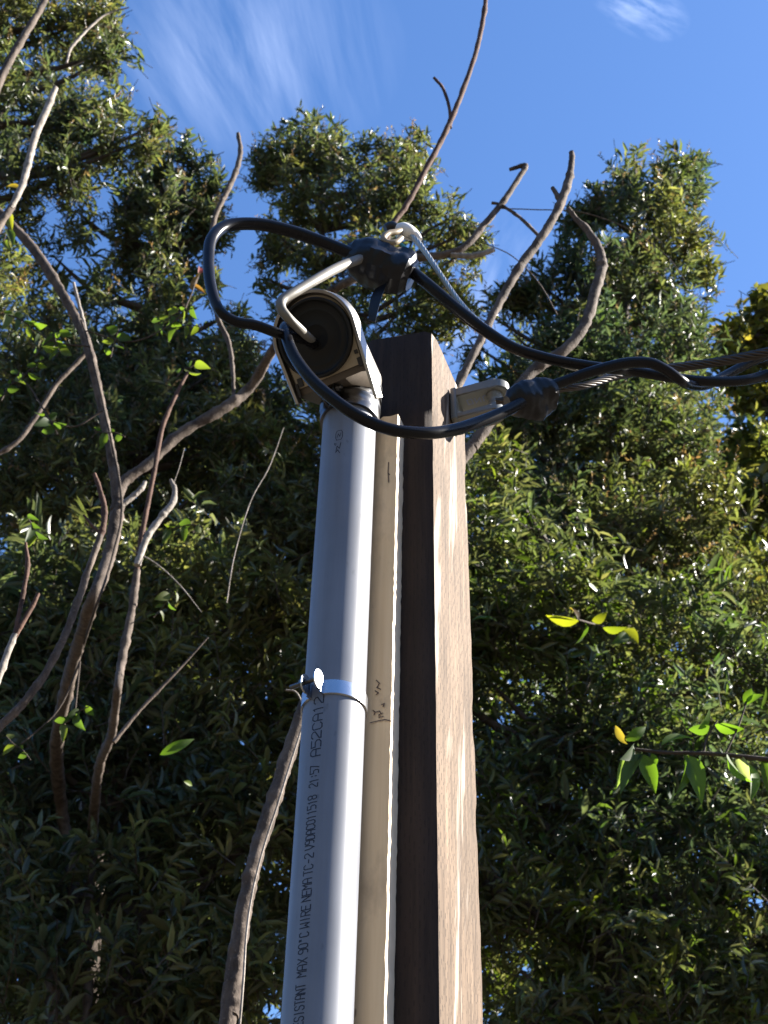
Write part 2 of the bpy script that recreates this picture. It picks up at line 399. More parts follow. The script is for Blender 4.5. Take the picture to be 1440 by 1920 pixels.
# ------------------------------------------------------------------ conduit with its printed line
cTop = cax(W(656, 768, DC).z); cBase = cax(0); ch = (cTop-cBase).length
Mc = frame(cBase, cdir, A)
bm = bmesh.new(); lathe(bm, [(RC, 0), (RC, ch*.25), (RC, ch*.5), (RC, ch*.75), (RC, ch)], 72)
con = build('pvc_conduit', bm, MT['pvc'], None, Mc, smooth=40)
tag(con, 'grey plastic pipe with black printed lettering, strapped upright to the pale batten', 'conduit')
def zc_at(v):   # height along the pipe's local axis of the front line seen at photo row v
    best = None
    for k in range(4000):
        s = ch*(.6 + .4*k/4000); p = Mc @ Vector((0, -RC, s)); q = p-CAM; vv = 960 - FPX*q.dot(Uv)/q.dot(Fv)
        if best is None or abs(vv-v) < best[0]: best = (abs(vv-v), s)
    return best[1]
G = {
 'A': [[(0,0),(0,4.6),(1,6),(3,6),(4,4.6),(4,0)], [(0,2.6),(4,2.6)]],
 'C': [[(4,5),(3,6),(1,6),(0,5),(0,1),(1,0),(3,0),(4,1)]],
 'D': [[(0,0),(0,6),(2.8,6),(4,4.8),(4,1.2),(2.8,0),(0,0)]],
 'E': [[(4,6),(0,6),(0,0),(4,0)], [(0,3),(3.2,3)]],
 'I': [[(2,0),(2,6)]], 'M': [[(0,0),(0,6),(2,3),(4,6),(4,0)]], 'N': [[(0,0),(0,6),(4,0),(4,6)]],
 'R': [[(0,0),(0,6),(3,6),(4,5),(4,4),(3,3),(0,3)], [(1.8,3),(4,0)]],
 'S': [[(4,5),(3,6),(1,6),(0,5),(0,4),(1,3.1),(3,2.9),(4,2),(4,1),(3,0),(1,0),(0,1)]],
 'T': [[(0,6),(4,6)], [(2,6),(2,0)]], 'V': [[(0,6),(0,3),(2,0),(4,3),(4,6)]], 'W': [[(0,6),(0,0),(2,2.6),(4,0),(4,6)]], 'X': [[(0,0),(4,6)], [(0,6),(4,0)]],
 '0': [[(1,0),(0,1),(0,5),(1,6),(3,6),(4,5),(4,1),(3,0),(1,0)]], '1': [[(1,5),(2,6),(2,0)]],
 '2': [[(0,5),(1,6),(3,6),(4,5),(4,3.8),(0,1),(0,0),(4,0)]],
 '5': [[(4,6),(0,6),(0,3.4),(3,3.4),(4,2.5),(4,1),(3,0),(0,0)]], '7': [[(0,6),(4,6),(1.6,0)]],
 '8': [[(1,0),(0,1),(0,2.2),(1,3),(3,3),(4,3.8),(4,5),(3,6),(1,6),(0,5),(0,3.8),(1,3),(3,3),(4,2.2),(4,1),(3,0),(1,0)]],
 '9': [[(4,3),(1,3),(0,4),(0,5),(1,6),(3,6),(4,5),(4,1),(3,0),(1,0)]],
 '-': [[(.6,3),(3.4,3)]], '°': [[(1.4,4.6),(1.4,5.9),(2.6,5.9),(2.6,4.6),(1.4,4.6)]], ':': [[(2,1.2),(2,2.1)], [(2,3.8),(2,4.7)]],
 '(': [[(1.2,0.2),(.2,1.2),(.2,4.8),(1.2,5.8),(2.8,5.8),(3.8,4.8),(3.8,1.2),(2.8,.2),(1.2,.2)], [(1.2,4.6),(2.6,3.6),(1.4,2.4),(2.8,1.4)]],
 '~': [[(0,1),(1.2,2.6),(0.4,4),(2.6,3.2),(1.6,1.4),(3.6,.6)], [(3,4.6),(3.8,5.4),(3.4,3.8)]]}
def ribbon(bm, pl, wd, to3d, off):
    n = len(pl); Lp = []; Rp = []; closed = pl[0] == pl[-1] and n > 3
    for i in range(n):
        p = Vector(pl[i])
        a = Vector(pl[i-1]) if i else (Vector(pl[n-2]) if closed else None); b = Vector(pl[i+1]) if i < n-1 else (Vector(pl[1]) if closed else None)
        d1 = (p-a).normalized() if a is not None else None; d2 = (b-p).normalized() if b is not None else None
        if d1 is None: d1 = d2
        if d2 is None: d2 = d1
        t = (d1+d2); t = t.normalized() if t.length > .2 else d1
        nn = Vector((-t.y, t.x)); k = 1/max(.45, abs(nn.dot(Vector((-d1.y, d1.x)))))
        ext = t*0
        if not closed and i == 0: ext = -t*wd*.4
        if not closed and i == n-1: ext = t*wd*.4
        Lp.append(p+ext+nn*wd*.5*k); Rp.append(p+ext-nn*wd*.5*k)
    lv = [bm.verts.new(to3d(q.x, q.y, off)) for q in Lp]; rv = [bm.verts.new(to3d(q.x, q.y, off)) for q in Rp]
    for i in range(n-1): bm.faces.new((lv[i], lv[i+1], rv[i+1], rv[i]))
def densify(pl, st):
    out = [pl[0]]
    for a, b in zip(pl, pl[1:]):
        k = max(1, int(math.hypot(b[0]-a[0], b[1]-a[1])/st))
        for j in range(1, k+1): out.append((a[0]+(b[0]-a[0])*j/k, a[1]+(b[1]-a[1])*j/k))
    return out
def print_text(bm, txt, v0, v1, hgt, phi0, wd):
    s0, s1 = zc_at(v0), zc_at(v1); s1 = s0+(s1-s0)*.955; n = len(txt); cell = (s1-s0)/(n-.24); cw = cell*.76
    for i, chr_ in enumerate(txt):
        if chr_ == ' ': continue
        b = s0 + i*cell
        jit = random.uniform(-.0003, .0003)
        def to3d(x, y, off):
            ang = phi0 + (y-3)/6*hgt/RC + jit/RC      # letters stand with their tops towards the left
            a = -math.pi/2 - ang
            return Vector(((RC+off)*math.cos(a), (RC+off)*math.sin(a), b + x/4*cw))
        for j, pl in enumerate(G[chr_]):
            pl2 = pl if pl[0] != pl[-1] else pl
            # work in an isotropic space so that the stroke keeps its width
            iso = [(x/4*cw/hgt*6, y) for x, y in pl2]
            ribbon(bm, densify(iso, 1.0), wd/hgt*6, lambda x, y, off: to3d(x*hgt/6/cw*4, y, off), .00012+.00003*j)
bm = bmesh.new(); PH0 = math.radians(7.5)
for txt, v0, v1, hg in (('A52CA12', 1416, 1300, .0100), ('21:57', 1474, 1432, .0088), ('V9DAC011518', 1591, 1486, .0088), ('TC-2', 1639, 1597, .0088), ('NEMA', 1688, 1644, .0088),
                        ('WIRE', 1738, 1694, .0088), ('90°C', 1787, 1745, .0088), ('MAX', 1830, 1794, .0088), ('RESISTANT', 1934, 1840, .0088)):
    print_text(bm, txt, v0, v1, hg, PH0, .00105 if hg < .009 else .00125)
print_text(bm, '(', 826, 806, .0085, math.radians(-1.5), .0007); print_text(bm, '~', 850, 828, .0095, math.radians(.5), .0009)
o = build('printed_lettering', bm, MT['ink'], con, Mc); o['label'] = 'small black letters printed up the length of the pipe'

bm = bmesh.new()
for k_, pl in enumerate(SCRIB): ribbon(bm, [on_batten(*q) for q in pl], .0011, lambda x, y, off: Vector((x, -off, y)), .0008+.00003*k_)
o = build('pencil_marks', bm, mat_plain('pencil_brown', (.10, .06, .04), .8, 200, .4, 0), bat, Mb)
# ------------------------------------------------------------------ strap round the conduit
def strap(zc_, hb, parent_name):
    M0 = Mc @ Matrix.Translation((0, 0, zc_)) @ Matrix.Rotation(math.radians(-12), 4, 'Z')
    t = empty(parent_name, M0.translation)
    bm = bmesh.new(); r0 = RC+.0004; r1 = r0+.0016; seg = 64; gap = .20
    rings = []
    for k in range(seg+1):
        a = -math.pi/2 + gap + (2*math.pi-2*gap)*k/seg; c, s = math.cos(a), math.sin(a)
        rings.append([bm.verts.new((r*c, r*s, z)) for r, z in ((r0, -hb), (r1, -hb+.0008), (r1, hb-.0008), (r0, hb))])
    for k in range(seg):
        for i in range(4): bm.faces.new((rings[k][i], rings[k][(i+1) % 4], rings[k+1][(i+1) % 4], rings[k+1][i]))
    bm.faces.new(rings[0]); bm.faces.new(rings[-1][::-1])
    build('band', bm, MT['zinc'], t, M0, smooth=40)
    for sgn in (-1, 1):
        # ear: teardrop plate standing out from the band, with a bolt hole
        bm = bmesh.new(); xo = sgn*.0066; th = .0018; prof = []
        for k in range(24):
            a = 2*math.pi*k/24; yy = -(.0395)+.0078*math.cos(a); zz = .0035+.0105*math.sin(a)
            prof.append((yy, zz))
        hole = [(-.0405+.0033*math.cos(2*math.pi*k/24), .0045+.0033*math.sin(2*math.pi*k/24)) for k in range(24)]
        A_ = [bm.verts.new((xo, y, z)) for y, z in prof]; B_ = [bm.verts.new((xo+sgn*th, y, z)) for y, z in prof]
        HA = [bm.verts.new((xo, y, z)) for y, z in hole]; HB = [bm.verts.new((xo+sgn*th, y, z)) for y, z in hole]
        for k in range(24):
            j = (k+1) % 24
            bm.faces.new((A_[k], A_[j], B_[j], B_[k])); bm.faces.new((HA[k], HB[k], HB[j], HA[j]))
            bm.faces.new((A_[k], HA[k], HA[j], A_[j])); bm.faces.new((B_[k], B_[j], HB[j], HB[k]))
        # web joining ear and band
        vs = [bm.verts.new(q) for q in ((xo, -.036, -.0085), (xo+sgn*th, -.036, -.0085), (xo+sgn*th*.98, -.0285, -hb), (xo-.0, -.0285, -hb), (xo, -.036, .010), (xo+sgn*th, -.036, .010), (xo+sgn*th*.98, -.0285, hb), (xo, -.0285, hb))]
        for q in ((0, 1, 2, 3), (4, 7, 6, 5), (0, 4, 5, 1), (1, 5, 6, 2), (2, 6, 7, 3), (3, 7, 4, 0)): bm.faces.new([vs[i] for i in q])
        build('ear', bm, MT['zinc'], t, M0, smooth=30)
    bm = bmesh.new(); Mr = Matrix.Translation((0, -.0405, .0045)) @ Matrix.Rotation(math.pi/2, 4, 'Y')
    lathe(bm, [(.0022, -.024), (.0024, -.0235), (.0024, .0082), (.0022, .0084)], 16, Mr)
    lathe(bm, [(.0040, -.0128), (.0042, -.0124), (.0042, -.0096), (.0040, -.0092)], 6, Mr)
    build('bolt', bm, MT['steel'], t, M0, smooth=30)
    return t
zs = zc_at(1290)
t = strap(zs, .0085, 'conduit_strap'); tag(t, 'shiny zinc pipe clamp with two ears and bolt, halfway up the grey pipe', 'pipe strap')

# ------------------------------------------------------------------ weatherhead
AW = math.radians(31)
Mw = frame(cax(cTop.z-.004), cdir, AW)          # local -y faces out towards the viewer's left, z up
wh = empty('weatherhead', Mw.translation); tag(wh, 'arched metal service entrance cap with a black disc, on top of the grey pipe', 'weatherhead')
tilt = math.radians(42)
PX0, PY0, PZ0 = .007, -.052, .004
fU = Vector((1, 0, 0)); fV = Vector((0, -math.sin(tilt), math.cos(tilt))); fN = Vector((0, -math.cos(tilt), -math.sin(tilt)))
P0 = Vector((PX0, PY0, PZ0))                     # middle of the plate's bottom edge
WR = .0500; VA = .051                            # half width, height of the arch's centre
def face(u, v, h=0): return P0 + fU*u + fV*v + fN*h
def arch(r, vb, n=40, vl=None):
    pts = [(r*.93, vb)]; pts += [(r*math.cos(math.pi*k/n), VA + r*math.sin(math.pi*k/n)) for k in range(n+1)]; pts += [(-r*.93, vb if vl is None else vl)]
    return pts
bm = bmesh.new()
for (u, v) in arch(WR, -.006): bm.verts.new(face(u, v, 0))
for k in range(40):
    a = 2*math.pi*k/40; bm.verts.new((.0345*math.cos(a), .0345*math.sin(a), .032))
for (u, v) in arch(WR*.80, .014, 20): bm.verts.new(face(u, v, -.020))
for (u, v) in arch(WR*.48, .030, 14): bm.verts.new(face(u, v*.95, -.036))
for k in range(20):
    a = math.pi*k/19; bm.verts.new((.034*math.cos(a), .034*math.sin(a)+.002, .055))
r_ = bmesh.ops.convex_hull(bm, input=bm.verts); bmesh.ops.delete(bm, geom=[x for x in r_['geom_interior'] if isinstance(x, bmesh.types.BMVert)], context='VERTS')
bmesh.ops.recalc_face_normals(bm, faces=bm.faces)
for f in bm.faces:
    if (f.normal.z < .02 and f.calc_center_median().y < .02) or f.calc_center_median().z < .034: f.material_index = 1  # underside of the hood turned brown: its shade is painted into the colour
shell = build('hood', bm, [MT['alu'], MT['chin']], wh, Mw, smooth=50)
# raised rim round the arch
bm = bmesh.new(); outer = arch(WR+.0018, -.042, 40, -.014); inner = arch(WR-.0022, -.042, 40, -.014); rr = []
for (a, b) in zip(outer, inner):
    rr.append([bm.verts.new(face(a[0]*.98, VA+(a[1]-VA)*.98, -.009)), bm.verts.new(face(a[0], a[1], .0095)), bm.verts.new(face(a[0]*.985, VA+(a[1]-VA)*.99, .0105)), bm.verts.new(face(b[0], b[1], .0095)), bm.verts.new(face(b[0], b[1], -.002))])
for i in range(len(rr)-1):
    for k in range(4): bm.faces.new((rr[i][k], rr[i][k+1], rr[i+1][k+1], rr[i+1][k]))
bm.faces.new(rr[0]); bm.faces.new(rr[-1][::-1])
build('rim', bm, MT['alu'], wh, Mw, smooth=40)
# beige plate
bm = bmesh.new(); pa = arch(WR-.0050, .002); f0 = [bm.verts.new(face(u, v, .0015)) for u, v in pa]; f1 = [bm.verts.new(face(u, v, .0040)) for u, v in pa]
bm.faces.new(f1); bm.faces.new(f0[::-1])
for i in range(len(pa)): j = (i+1) % len(pa); bm.faces.new((f0[i], f0[j], f1[j], f1[i]))
build('face_plate', bm, MT['plate'], wh, Mw, smooth=40)
for s_, (uu, vv, hu, hv) in enumerate(((.040, .016, .0018, .0022), (.0415, .004, .003, .005), (-.036, .008, .003, .005), (-.0415, .000, .0016, .008))):
    bm = bmesh.new(); q = [face(uu+a*hu, vv+b*hv, h) for h in (.0035, .0062) for a, b in ((-1, -1), (1, -1), (1, 1), (-1, 1))]
    vs = [bm.verts.new(p) for p in q]
    for idx in ((0, 3, 2, 1), (4, 5, 6, 7), (0, 1, 5, 4), (1, 2, 6, 5), (2, 3, 7, 6), (3, 0, 4, 7)): bm.faces.new([vs[i] for i in idx])
    build('latch', bm, MT['black'], wh, Mw)
# black disc, a shallow dish with rings
Md = Matrix((fU, fV, fN)).transposed().to_4x4()
if Md.to_3x3().determinant() < 0: Md = Matrix((-fU, fV, fN)).transposed().to_4x4()
Md.translation = face(0, VA-.003, .0058)
bm = bmesh.new()
lathe(bm, [(.0452, -.0015), (.0455, .0040), (.0443, .0052), (.0422, .0050), (.0408, .0022), (.0385, .0008), (.0330, .0006), (.0322, .0009), (.0312, .0009), (.0304, .0006), (.0160, .0006), (.0156, .0008), (.0144, .0008), (.014, .0006), (.001, .0006)], 64, Md)
build('wire_disc', bm, MT['disc'], wh, Mw, smooth=35)
# neck sleeve and its clamp
bm = bmesh.new()
lathe(bm, [(.0318, -.019), (.0335, -.019), (.0342, -.012), (.0336, -.010), (.0336, -.001), (.0350, .001), (.0350, .005), (.0338, .007), (.0338, .013), (.0356, .015), (.0356, .019), (.0342, .021), (.0342, .028), (.0362, .031), (.0362, .036), (.0318, .038)], 64, None)
build('neck', bm, MT['steel'], wh, Mw, smooth=40)
for sgn in (-1, 1):
    bm = bmesh.new(); box(bm, sgn*.0062-.0011, sgn*.0062+.0011, -.0475, -.0325, -.020, .009, .0006); build('clamp_ear', bm, MT['steel'], wh, Mw, smooth=30)
bm = bmesh.new(); Mr = Matrix.Translation((0, -.042, -.004)) @ Matrix.Rotation(math.pi/2, 4, 'Y')
lathe(bm, [(.0024, -.016), (.0026, -.0155), (.0026, .0145), (.0024, .015)], 16, Mr); lathe(bm, [(.0046, .0078), (.0048, .008), (.0048, .0112), (.0046, .0114)], 6, Mr)
build('clamp_bolt', bm, MT['steel'], wh, Mw, smooth=30)
bm = bmesh.new(); box(bm, -.0048, .0048, -.0385, -.0345, -.024, .006, .0008); build('clamp_shim', bm, MT['black'], wh, Mw, smooth=30)

# ------------------------------------------------------------------ cables
def cable(name, path, Y, mat, label, cat='cable', sub=10, seg=14, extra=(), group=None):
    bm = bmesh.new(); tube_px(bm, path, Y, seg, sub, extra=extra, sc=.92); o = build(name, bm, MT[mat], smooth=60); return tag(o, label, cat, group)
YF = 1.13
cable('black_cable', [(598, 648, 22, YF+.03), (570, 636, 22, YF), (525, 626, 22, 1.10), (480, 610, 22, 1.09), (442, 603, 22, 1.085), (412, 582, 22, 1.08), (396, 540, 23, 1.08), (391, 490, 24, 1.085), (397, 448, 25, 1.09), (425, 424, 26, 1.10), (480, 420, 26, 1.11), (540, 432, 26, 1.12), (600, 452, 26, 1.13), (650, 472, 26, 1.135), (690, 488, 24, 1.14)], 1.1, 'cable',
      'black wire looping left and up from the metal cap to the large splice')
cable('black_cable', [(560, 622, 20, YF+.03), (535, 612, 22, 1.115), (540, 640, 24, 1.10), (556, 675, 25, 1.10), (590, 718, 26, 1.10), (640, 760, 26, 1.10), (690, 790, 26, 1.105), (740, 807, 26, 1.11), (800, 812, 26, 1.12), (850, 806, 26, 1.135), (900, 791, 26, 1.15), (950, 770, 25, 1.16), (985, 750, 24, 1.165)], 1.1, 'cable',
      'black wire sagging from the metal cap across the post to the smaller splice')
cable('neutral_wire', [(588, 640, 17, 1.155), (580, 634, 18, 1.13), (562, 617, 19, 1.10), (542, 598, 20, 1.082), (527, 578, 21, 1.075), (530, 562, 21, 1.074), (555, 546, 21, 1.078), (600, 520, 21, 1.092), (640, 499, 21, 1.115), (690, 480, 20, 1.14)], 1.1, 'neutral',
      'pale grey stiff wire bent in an elbow in front of the black disc', 'wire', sub=8)
def run_on(a, b, tgt, r):
    """carry the wire on from its last two points to a distant anchor"""
    a = W(*a); b = W(*b); d = (b-a).normalized(); g_ = (tgt-b); out = []
    for L_ in (.15, .4, .8, 1.5, 3, 6):
        k = min(1, L_/1.5); out.append((b + (d*(1-k)+g_.normalized()*k).normalized()*L_, r))
    return out
TGT = Vector((9.0, -1.2, 4.6))
far = run_on((1440, 702, 1.22), (1520, 676, 1.212), TGT, .0058); far2 = run_on((1460, 658, 1.245), (1530, 636, 1.235), TGT, .0058); far3 = run_on((1440, 660, 1.21), (1520, 642, 1.205), TGT, .0050)
cable('service_drop_cable', [(735, 488, 22, 1.14), (770, 508, 24, 1.15), (810, 540, 25, 1.15), (860, 582, 25, 1.155), (910, 620, 25, 1.16), (960, 651, 24, 1.165), (1010, 668, 23, 1.17), (1070, 681, 22, 1.175), (1147, 692, 21, 1.18), (1182, 695, 21, 1.19), (1254, 707, 21, 1.20), (1300, 713, 21, 1.205), (1351, 716, 21, 1.21), (1397, 713, 21, 1.215), (1440, 702, 22, 1.22), (1520, 676, 22, 1.212)], 1.1, 'cable',
      'black overhead cable running right and down from the large taped splice', extra=far)
cable('service_drop_cable', [(1000, 738, 22, 1.17), (1035, 724, 23, 1.17), (1070, 711, 23, 1.168), (1107, 698, 23, 1.165), (1168, 682, 23, 1.163), (1214, 680, 23, 1.165), (1244, 691, 22, 1.17), (1275, 712, 22, 1.18), (1293, 722, 21, 1.20), (1325, 722, 20, 1.225), (1360, 704, 20, 1.24), (1412, 677, 20, 1.245), (1460, 658, 20, 1.245), (1530, 636, 20, 1.235)], 1.1, 'cable',
      'black overhead cable leaving the smaller taped splice and winding round the others', extra=far2)
def strand(name, path, Y, label, extra=(), pitch=.075, mat='wire'):
    pts = []; rs = []
    for q in path:
        p = W(q[0], q[1], q[3] if len(q) > 3 else Y); pts.append(p); rs.append(rad(q[2], p))
    for p, r in extra: pts.append(Vector(p)); rs.append(r)
    C_ = catmull(pts, 14); R_ = [v.x for v in catmull([Vector((r, 0, 0)) for r in rs], 14)]
    D_ = [C_[0]]; E_ = [R_[0]]
    for i in range(1, len(C_)):
        k = max(1, min(40, int((C_[i]-C_[i-1]).length/.006)))
        for j in range(1, k+1): D_.append(C_[i-1].lerp(C_[i], j/k)); E_.append(R_[i-1]+(R_[i]-R_[i-1])*j/k)
    bm = bmesh.new(); nrm = None; ph = 0; hel = [[] for _ in range(7)]
    for i, p in enumerate(D_):
        t = (D_[min(i+1, len(D_)-1)]-D_[max(i-1, 0)]).normalized()
        if nrm is None: nrm = t.orthogonal().normalized()
        nrm = (nrm-t*nrm.dot(t)).normalized(); bn = t.cross(nrm)
        if i: ph += (p-D_[i-1]).length/pitch*2*math.pi
        for k in range(7):
            a = ph + 2*math.pi*k/7; hel[k].append(p + (nrm*math.cos(a)+bn*math.sin(a))*E_[i]*.66)
    for k in range(7): tube(bm, hel[k], [e*.38 for e in E_], 6)
    o = build(name, bm, MT[mat], smooth=70); return tag(o, label, 'wire')
strand('messenger_wire', [(930, 752, 13, 1.19), (975, 748, 13, 1.185), (1040, 731, 14, 1.185), (1092, 724, 14, 1.19), (1147, 708, 15, 1.205), (1200, 697, 16, 1.215), (1260, 690, 17, 1.22), (1330, 681, 18, 1.22), (1400, 669, 19, 1.215), (1440, 660, 19, 1.21), (1520, 642, 19, 1.205)], 1.2, 'twisted bare strand running from the clevis on the post to the right edge', far3)
strand('neutral_strand', [(752, 438, 14, 1.15), (775, 446, 12, 1.15), (800, 476, 10, 1.15), (830, 521, 10, 1.152), (862, 566, 10, 1.155), (895, 600, 10, 1.155), (940, 634, 9, 1.16), (1000, 665, 9, 1.175), (1080, 692, 9, 1.195), (1150, 704, 9, 1.21), (1200, 701, 8, 1.222)], 1.15, 'thin bare strand curving down from the white sleeve to the other cables', pitch=.05, mat='bright')

# splices: tape-wrapped lumps
def lump(name, c0, c1, w0, wm, w1, Y, label, seed, nf=9):
    a = W(*c0, Y); b = W(*c1, Y+.01); bm = bmesh.new(); n = 26; ax = (b-a).normalized(); nr = ax.orthogonal().normalized(); bn = ax.cross(nr); rings = []
    for i in range(n+1):
        t_ = i/n; wpx = (w0*(1-t_)**2 + w1*t_**2) + wm*2*t_*(1-t_)*1.0
        if t_ < .05 or t_ > .95: wpx *= .8
        p = a.lerp(b, t_); r = rad(wpx, p); ring = []
        for k in range(nf*3):
            th = 2*math.pi*k/(nf*3); q = Vector((math.cos(th)*1.3, math.sin(th)*1.3, t_*2.4+seed))
            rr = r*(1 + .30*noise.noise(q*.9) + .12*noise.noise(q*2.2) + .05*(((t_*6.5+th/6.283) % 1)-.5))
            ring.append(bm.verts.new(p + (nr*math.cos(th) + bn*math.sin(th))*rr))
        rings.append(ring)
    m_ = nf*3
    for i in range(n):
        for k in range(m_): bm.faces.new((rings[i][k], rings[i][(k+1) % m_], rings[i+1][(k+1) % m_], rings[i+1][k]))
    bm.faces.new(rings[0][::-1]); bm.faces.new(rings[-1])
    o = build(name, bm, MT['tape'], smooth=38); return tag(o, label, 'cable splice')
lump('taped_splice', (648, 474), (772, 520), 46, 122, 76, 1.145, 'large lumpy splice wrapped in black tape, above the metal cap', 2.2)
lump('taped_splice', (950, 757), (1036, 738), 36, 96, 60, 1.17, 'smaller faceted splice wrapped in black tape, at the clevis beside the post', 5.7)
# loose tape tail under the large splice
bm = bmesh.new(); pl = [(715, 535, 1.15), (706, 555, 1.148), (700, 580, 1.15), (697, 602, 1.155)]; prev = None
for i, (u, v, y) in enumerate(pl):
    c = W(u, v, y); wd = .008*(1-.15*i); d = Vector((.8, -.5+.3*i, .1)).normalized(); vs = [bm.verts.new(c+d*wd), bm.verts.new(c-d*wd), bm.verts.new(c-d*wd+Vector((0, .0014, 0))), bm.verts.new(c+d*wd+Vector((0, .0014, 0)))]
    if prev:
        for k in range(4): bm.faces.new((prev[k], prev[(k+1) % 4], vs[(k+1) % 4], vs[k]))
    else: bm.faces.new(vs)
    prev = vs
bm.faces.new(prev[::-1])
o = build('tape_tail', bm, MT['tape'], smooth=50); tag(o, 'loose black tape end hanging under the large splice', 'tape')
# neutral clamp above the large splice: hook, white sleeve, teal strip
hk = W(736, 443, 1.14); t = empty('neutral_clamp', hk); tag(t, 'beige hook clamp with bright white sleeve and teal strip on top of the large splice', 'wire clamp')
bm = bmesh.new(); tube_px(bm, [(752, 432, 11, 1.142), (742, 435, 12, 1.138), (727, 438, 12, 1.134), (719, 447, 12, 1.132), (727, 455, 12, 1.132), (742, 454, 12, 1.134), (752, 446, 12, 1.138)], 1.14, 12, 8); build('hook', bm, MT['beige'], t, smooth=60)
bm = bmesh.new(); tube_px(bm, [(744, 428, 20, 1.15), (754, 431, 30, 1.15), (766, 436, 30, 1.15), (778, 442, 22, 1.152), (788, 450, 10, 1.152)], 1.15, 12, 5); build('sleeve', bm, MT['white'], t, smooth=45)
bm = bmesh.new(); tube_px(bm, [(750, 456, 6, 1.146), (762, 466, 6, 1.146), (772, 480, 6, 1.146)], 1.14, 8, 4); build('strip', bm, MT['teal'], t, smooth=60)
bm = bmesh.new(); tube_px(bm, [(722, 428, 14, 1.15), (735, 424, 20, 1.15), (748, 430, 14, 1.15)], 1.15, 10, 4); build('jaw', bm, MT['black'], t, smooth=45)

# ------------------------------------------------------------------ clevis insulator on the post's sunny face
ic = Mp.inverted() @ W(850, 762, DC+.05)
yI = .078; zI = (Mp.inverted() @ (W(852, 772, DC+.016+.073))).z
Mi = Mp @ Matrix.Translation((0.0015, yI, zI))       # local x = straight out of the sunny face
cl = empty('clevis', Mi.translation); tag(cl, 'grey metal clevis bracket with round pin, bolted to the sunny side of the post', 'clevis')
bm = bmesh.new(); box(bm, 0, .008, -.016, .016, -.028, .026, .002); build('back_plate', bm, MT['resin'], cl, Mi, smooth=35)
def arm(z0, z1, ln, wd):
    bm = bmesh.new(); pts = [(.006, -wd), (ln-wd, -wd)] + [(ln-wd+wd*math.sin(math.pi*k/14), -wd*math.cos(math.pi*k/14)) for k in range(1, 14)] + [(ln-wd, wd), (.006, wd)]
    lo = [bm.verts.new((x, y, z0)) for x, y in pts]; hi = [bm.verts.new((x, y, z1)) for x, y in pts]; n = len(pts)
    bm.faces.new(hi); bm.faces.new(lo[::-1])
    for i in range(n): bm.faces.new((lo[i], lo[(i+1) % n], hi[(i+1) % n], hi[i]))
    bmesh.ops.bevel(bm, geom=[e for e in bm.edges if abs(e.verts[0].co.z-e.verts[1].co.z) < 1e-5], offset=.0016, segments=2, affect='EDGES'); return bm
up = build('arm', arm(.010, .025, .071, .0150), MT['resin'], cl, Mi, smooth=35)
build('arm', arm(-.026, -.017, .064, .0135), MT['resin'], cl, Mi, smooth=35)
bm = bmesh.new()
for pl in ([(.018, -.004), (.018, .004), (.024, .004), (.024, -.004), (.018, -.004)], [(.028, -.004), (.028, .004), (.034, -.003), (.034, .004)], [(.038, .004), (.038, -.003), (.041, -.005), (.045, -.003), (.045, .004)]):
    ribbon(bm, pl, .0016, lambda x, y, off: Vector((x, y, .0098)), 0)
build('marking', bm, MT['mark'], up, Mi)
bm = bmesh.new(); lathe(bm, [(.0105, -.0165), (.0105, -.012), (.0075, -.007), (.0070, -.002), (.0075, .003), (.0105, .0070), (.0105, .0095)], 28, Matrix.Translation((.052, 0, 0))); build('spool', bm, MT['resin'], cl, Mi, smooth=40)
bm = bmesh.new(); lathe(bm, [(.0045, -.031), (.0048, -.0305), (.0048, .028), (.0045, .0285)], 14, Matrix.Translation((.052, 0, 0))); build('pin', bm, MT['steel'], cl, Mi, smooth=40)

# ------------------------------------------------------------------ bare pruned stems
def stems(root_name, label, parts, Yd, group=None, shoots=()):
    """parts: (kind, material, path, Y); the first one is carried down to the ground"""
    t = None; rest = []
    for i, (kind, mt, path, Y) in enumerate(parts):
        bm = bmesh.new(); q = path[0]; y = q[3] if len(q) > 3 else Y; ex = None
        if kind == 'trunk':
            p0 = W(q[0], q[1], y); base = Vector((p0.x-.1, p0.y+.05, -.05)); mid = base.lerp(p0, .5)+Vector((.03, 0, 0))
            pts = [base, mid]; rs = [rad(q[2], p0)*1.5, rad(q[2], p0)*1.2]
            for s in path: p = W(s[0], s[1], s[3] if len(s) > 3 else Y); pts.append(p); rs.append(rad(s[2], p))
            P_ = catmull(pts, 16); R_ = knots([v.x for v in catmull([Vector((r, 0, 0)) for r in rs], 16)])
            tube(bm, P_, [r*.76 for r in R_], 12, True, .24, i*3.3)
            t = empty(root_name, (base.x, base.y, 0)); tag(t, label, 'bare tree', group)
        else: tube_px(bm, path, Y, 10 if q[2] > 9 else 6, 14, .24 if q[2] > 5 else .06, i*5.1, kn=q[2] > 5, sc=.76)
        rest.append((kind, mt, bm))
    for kind, mt, bm in rest: build(kind, bm, MT[mt], t, smooth=80)
    return t
GB = 'bare pruned trees'
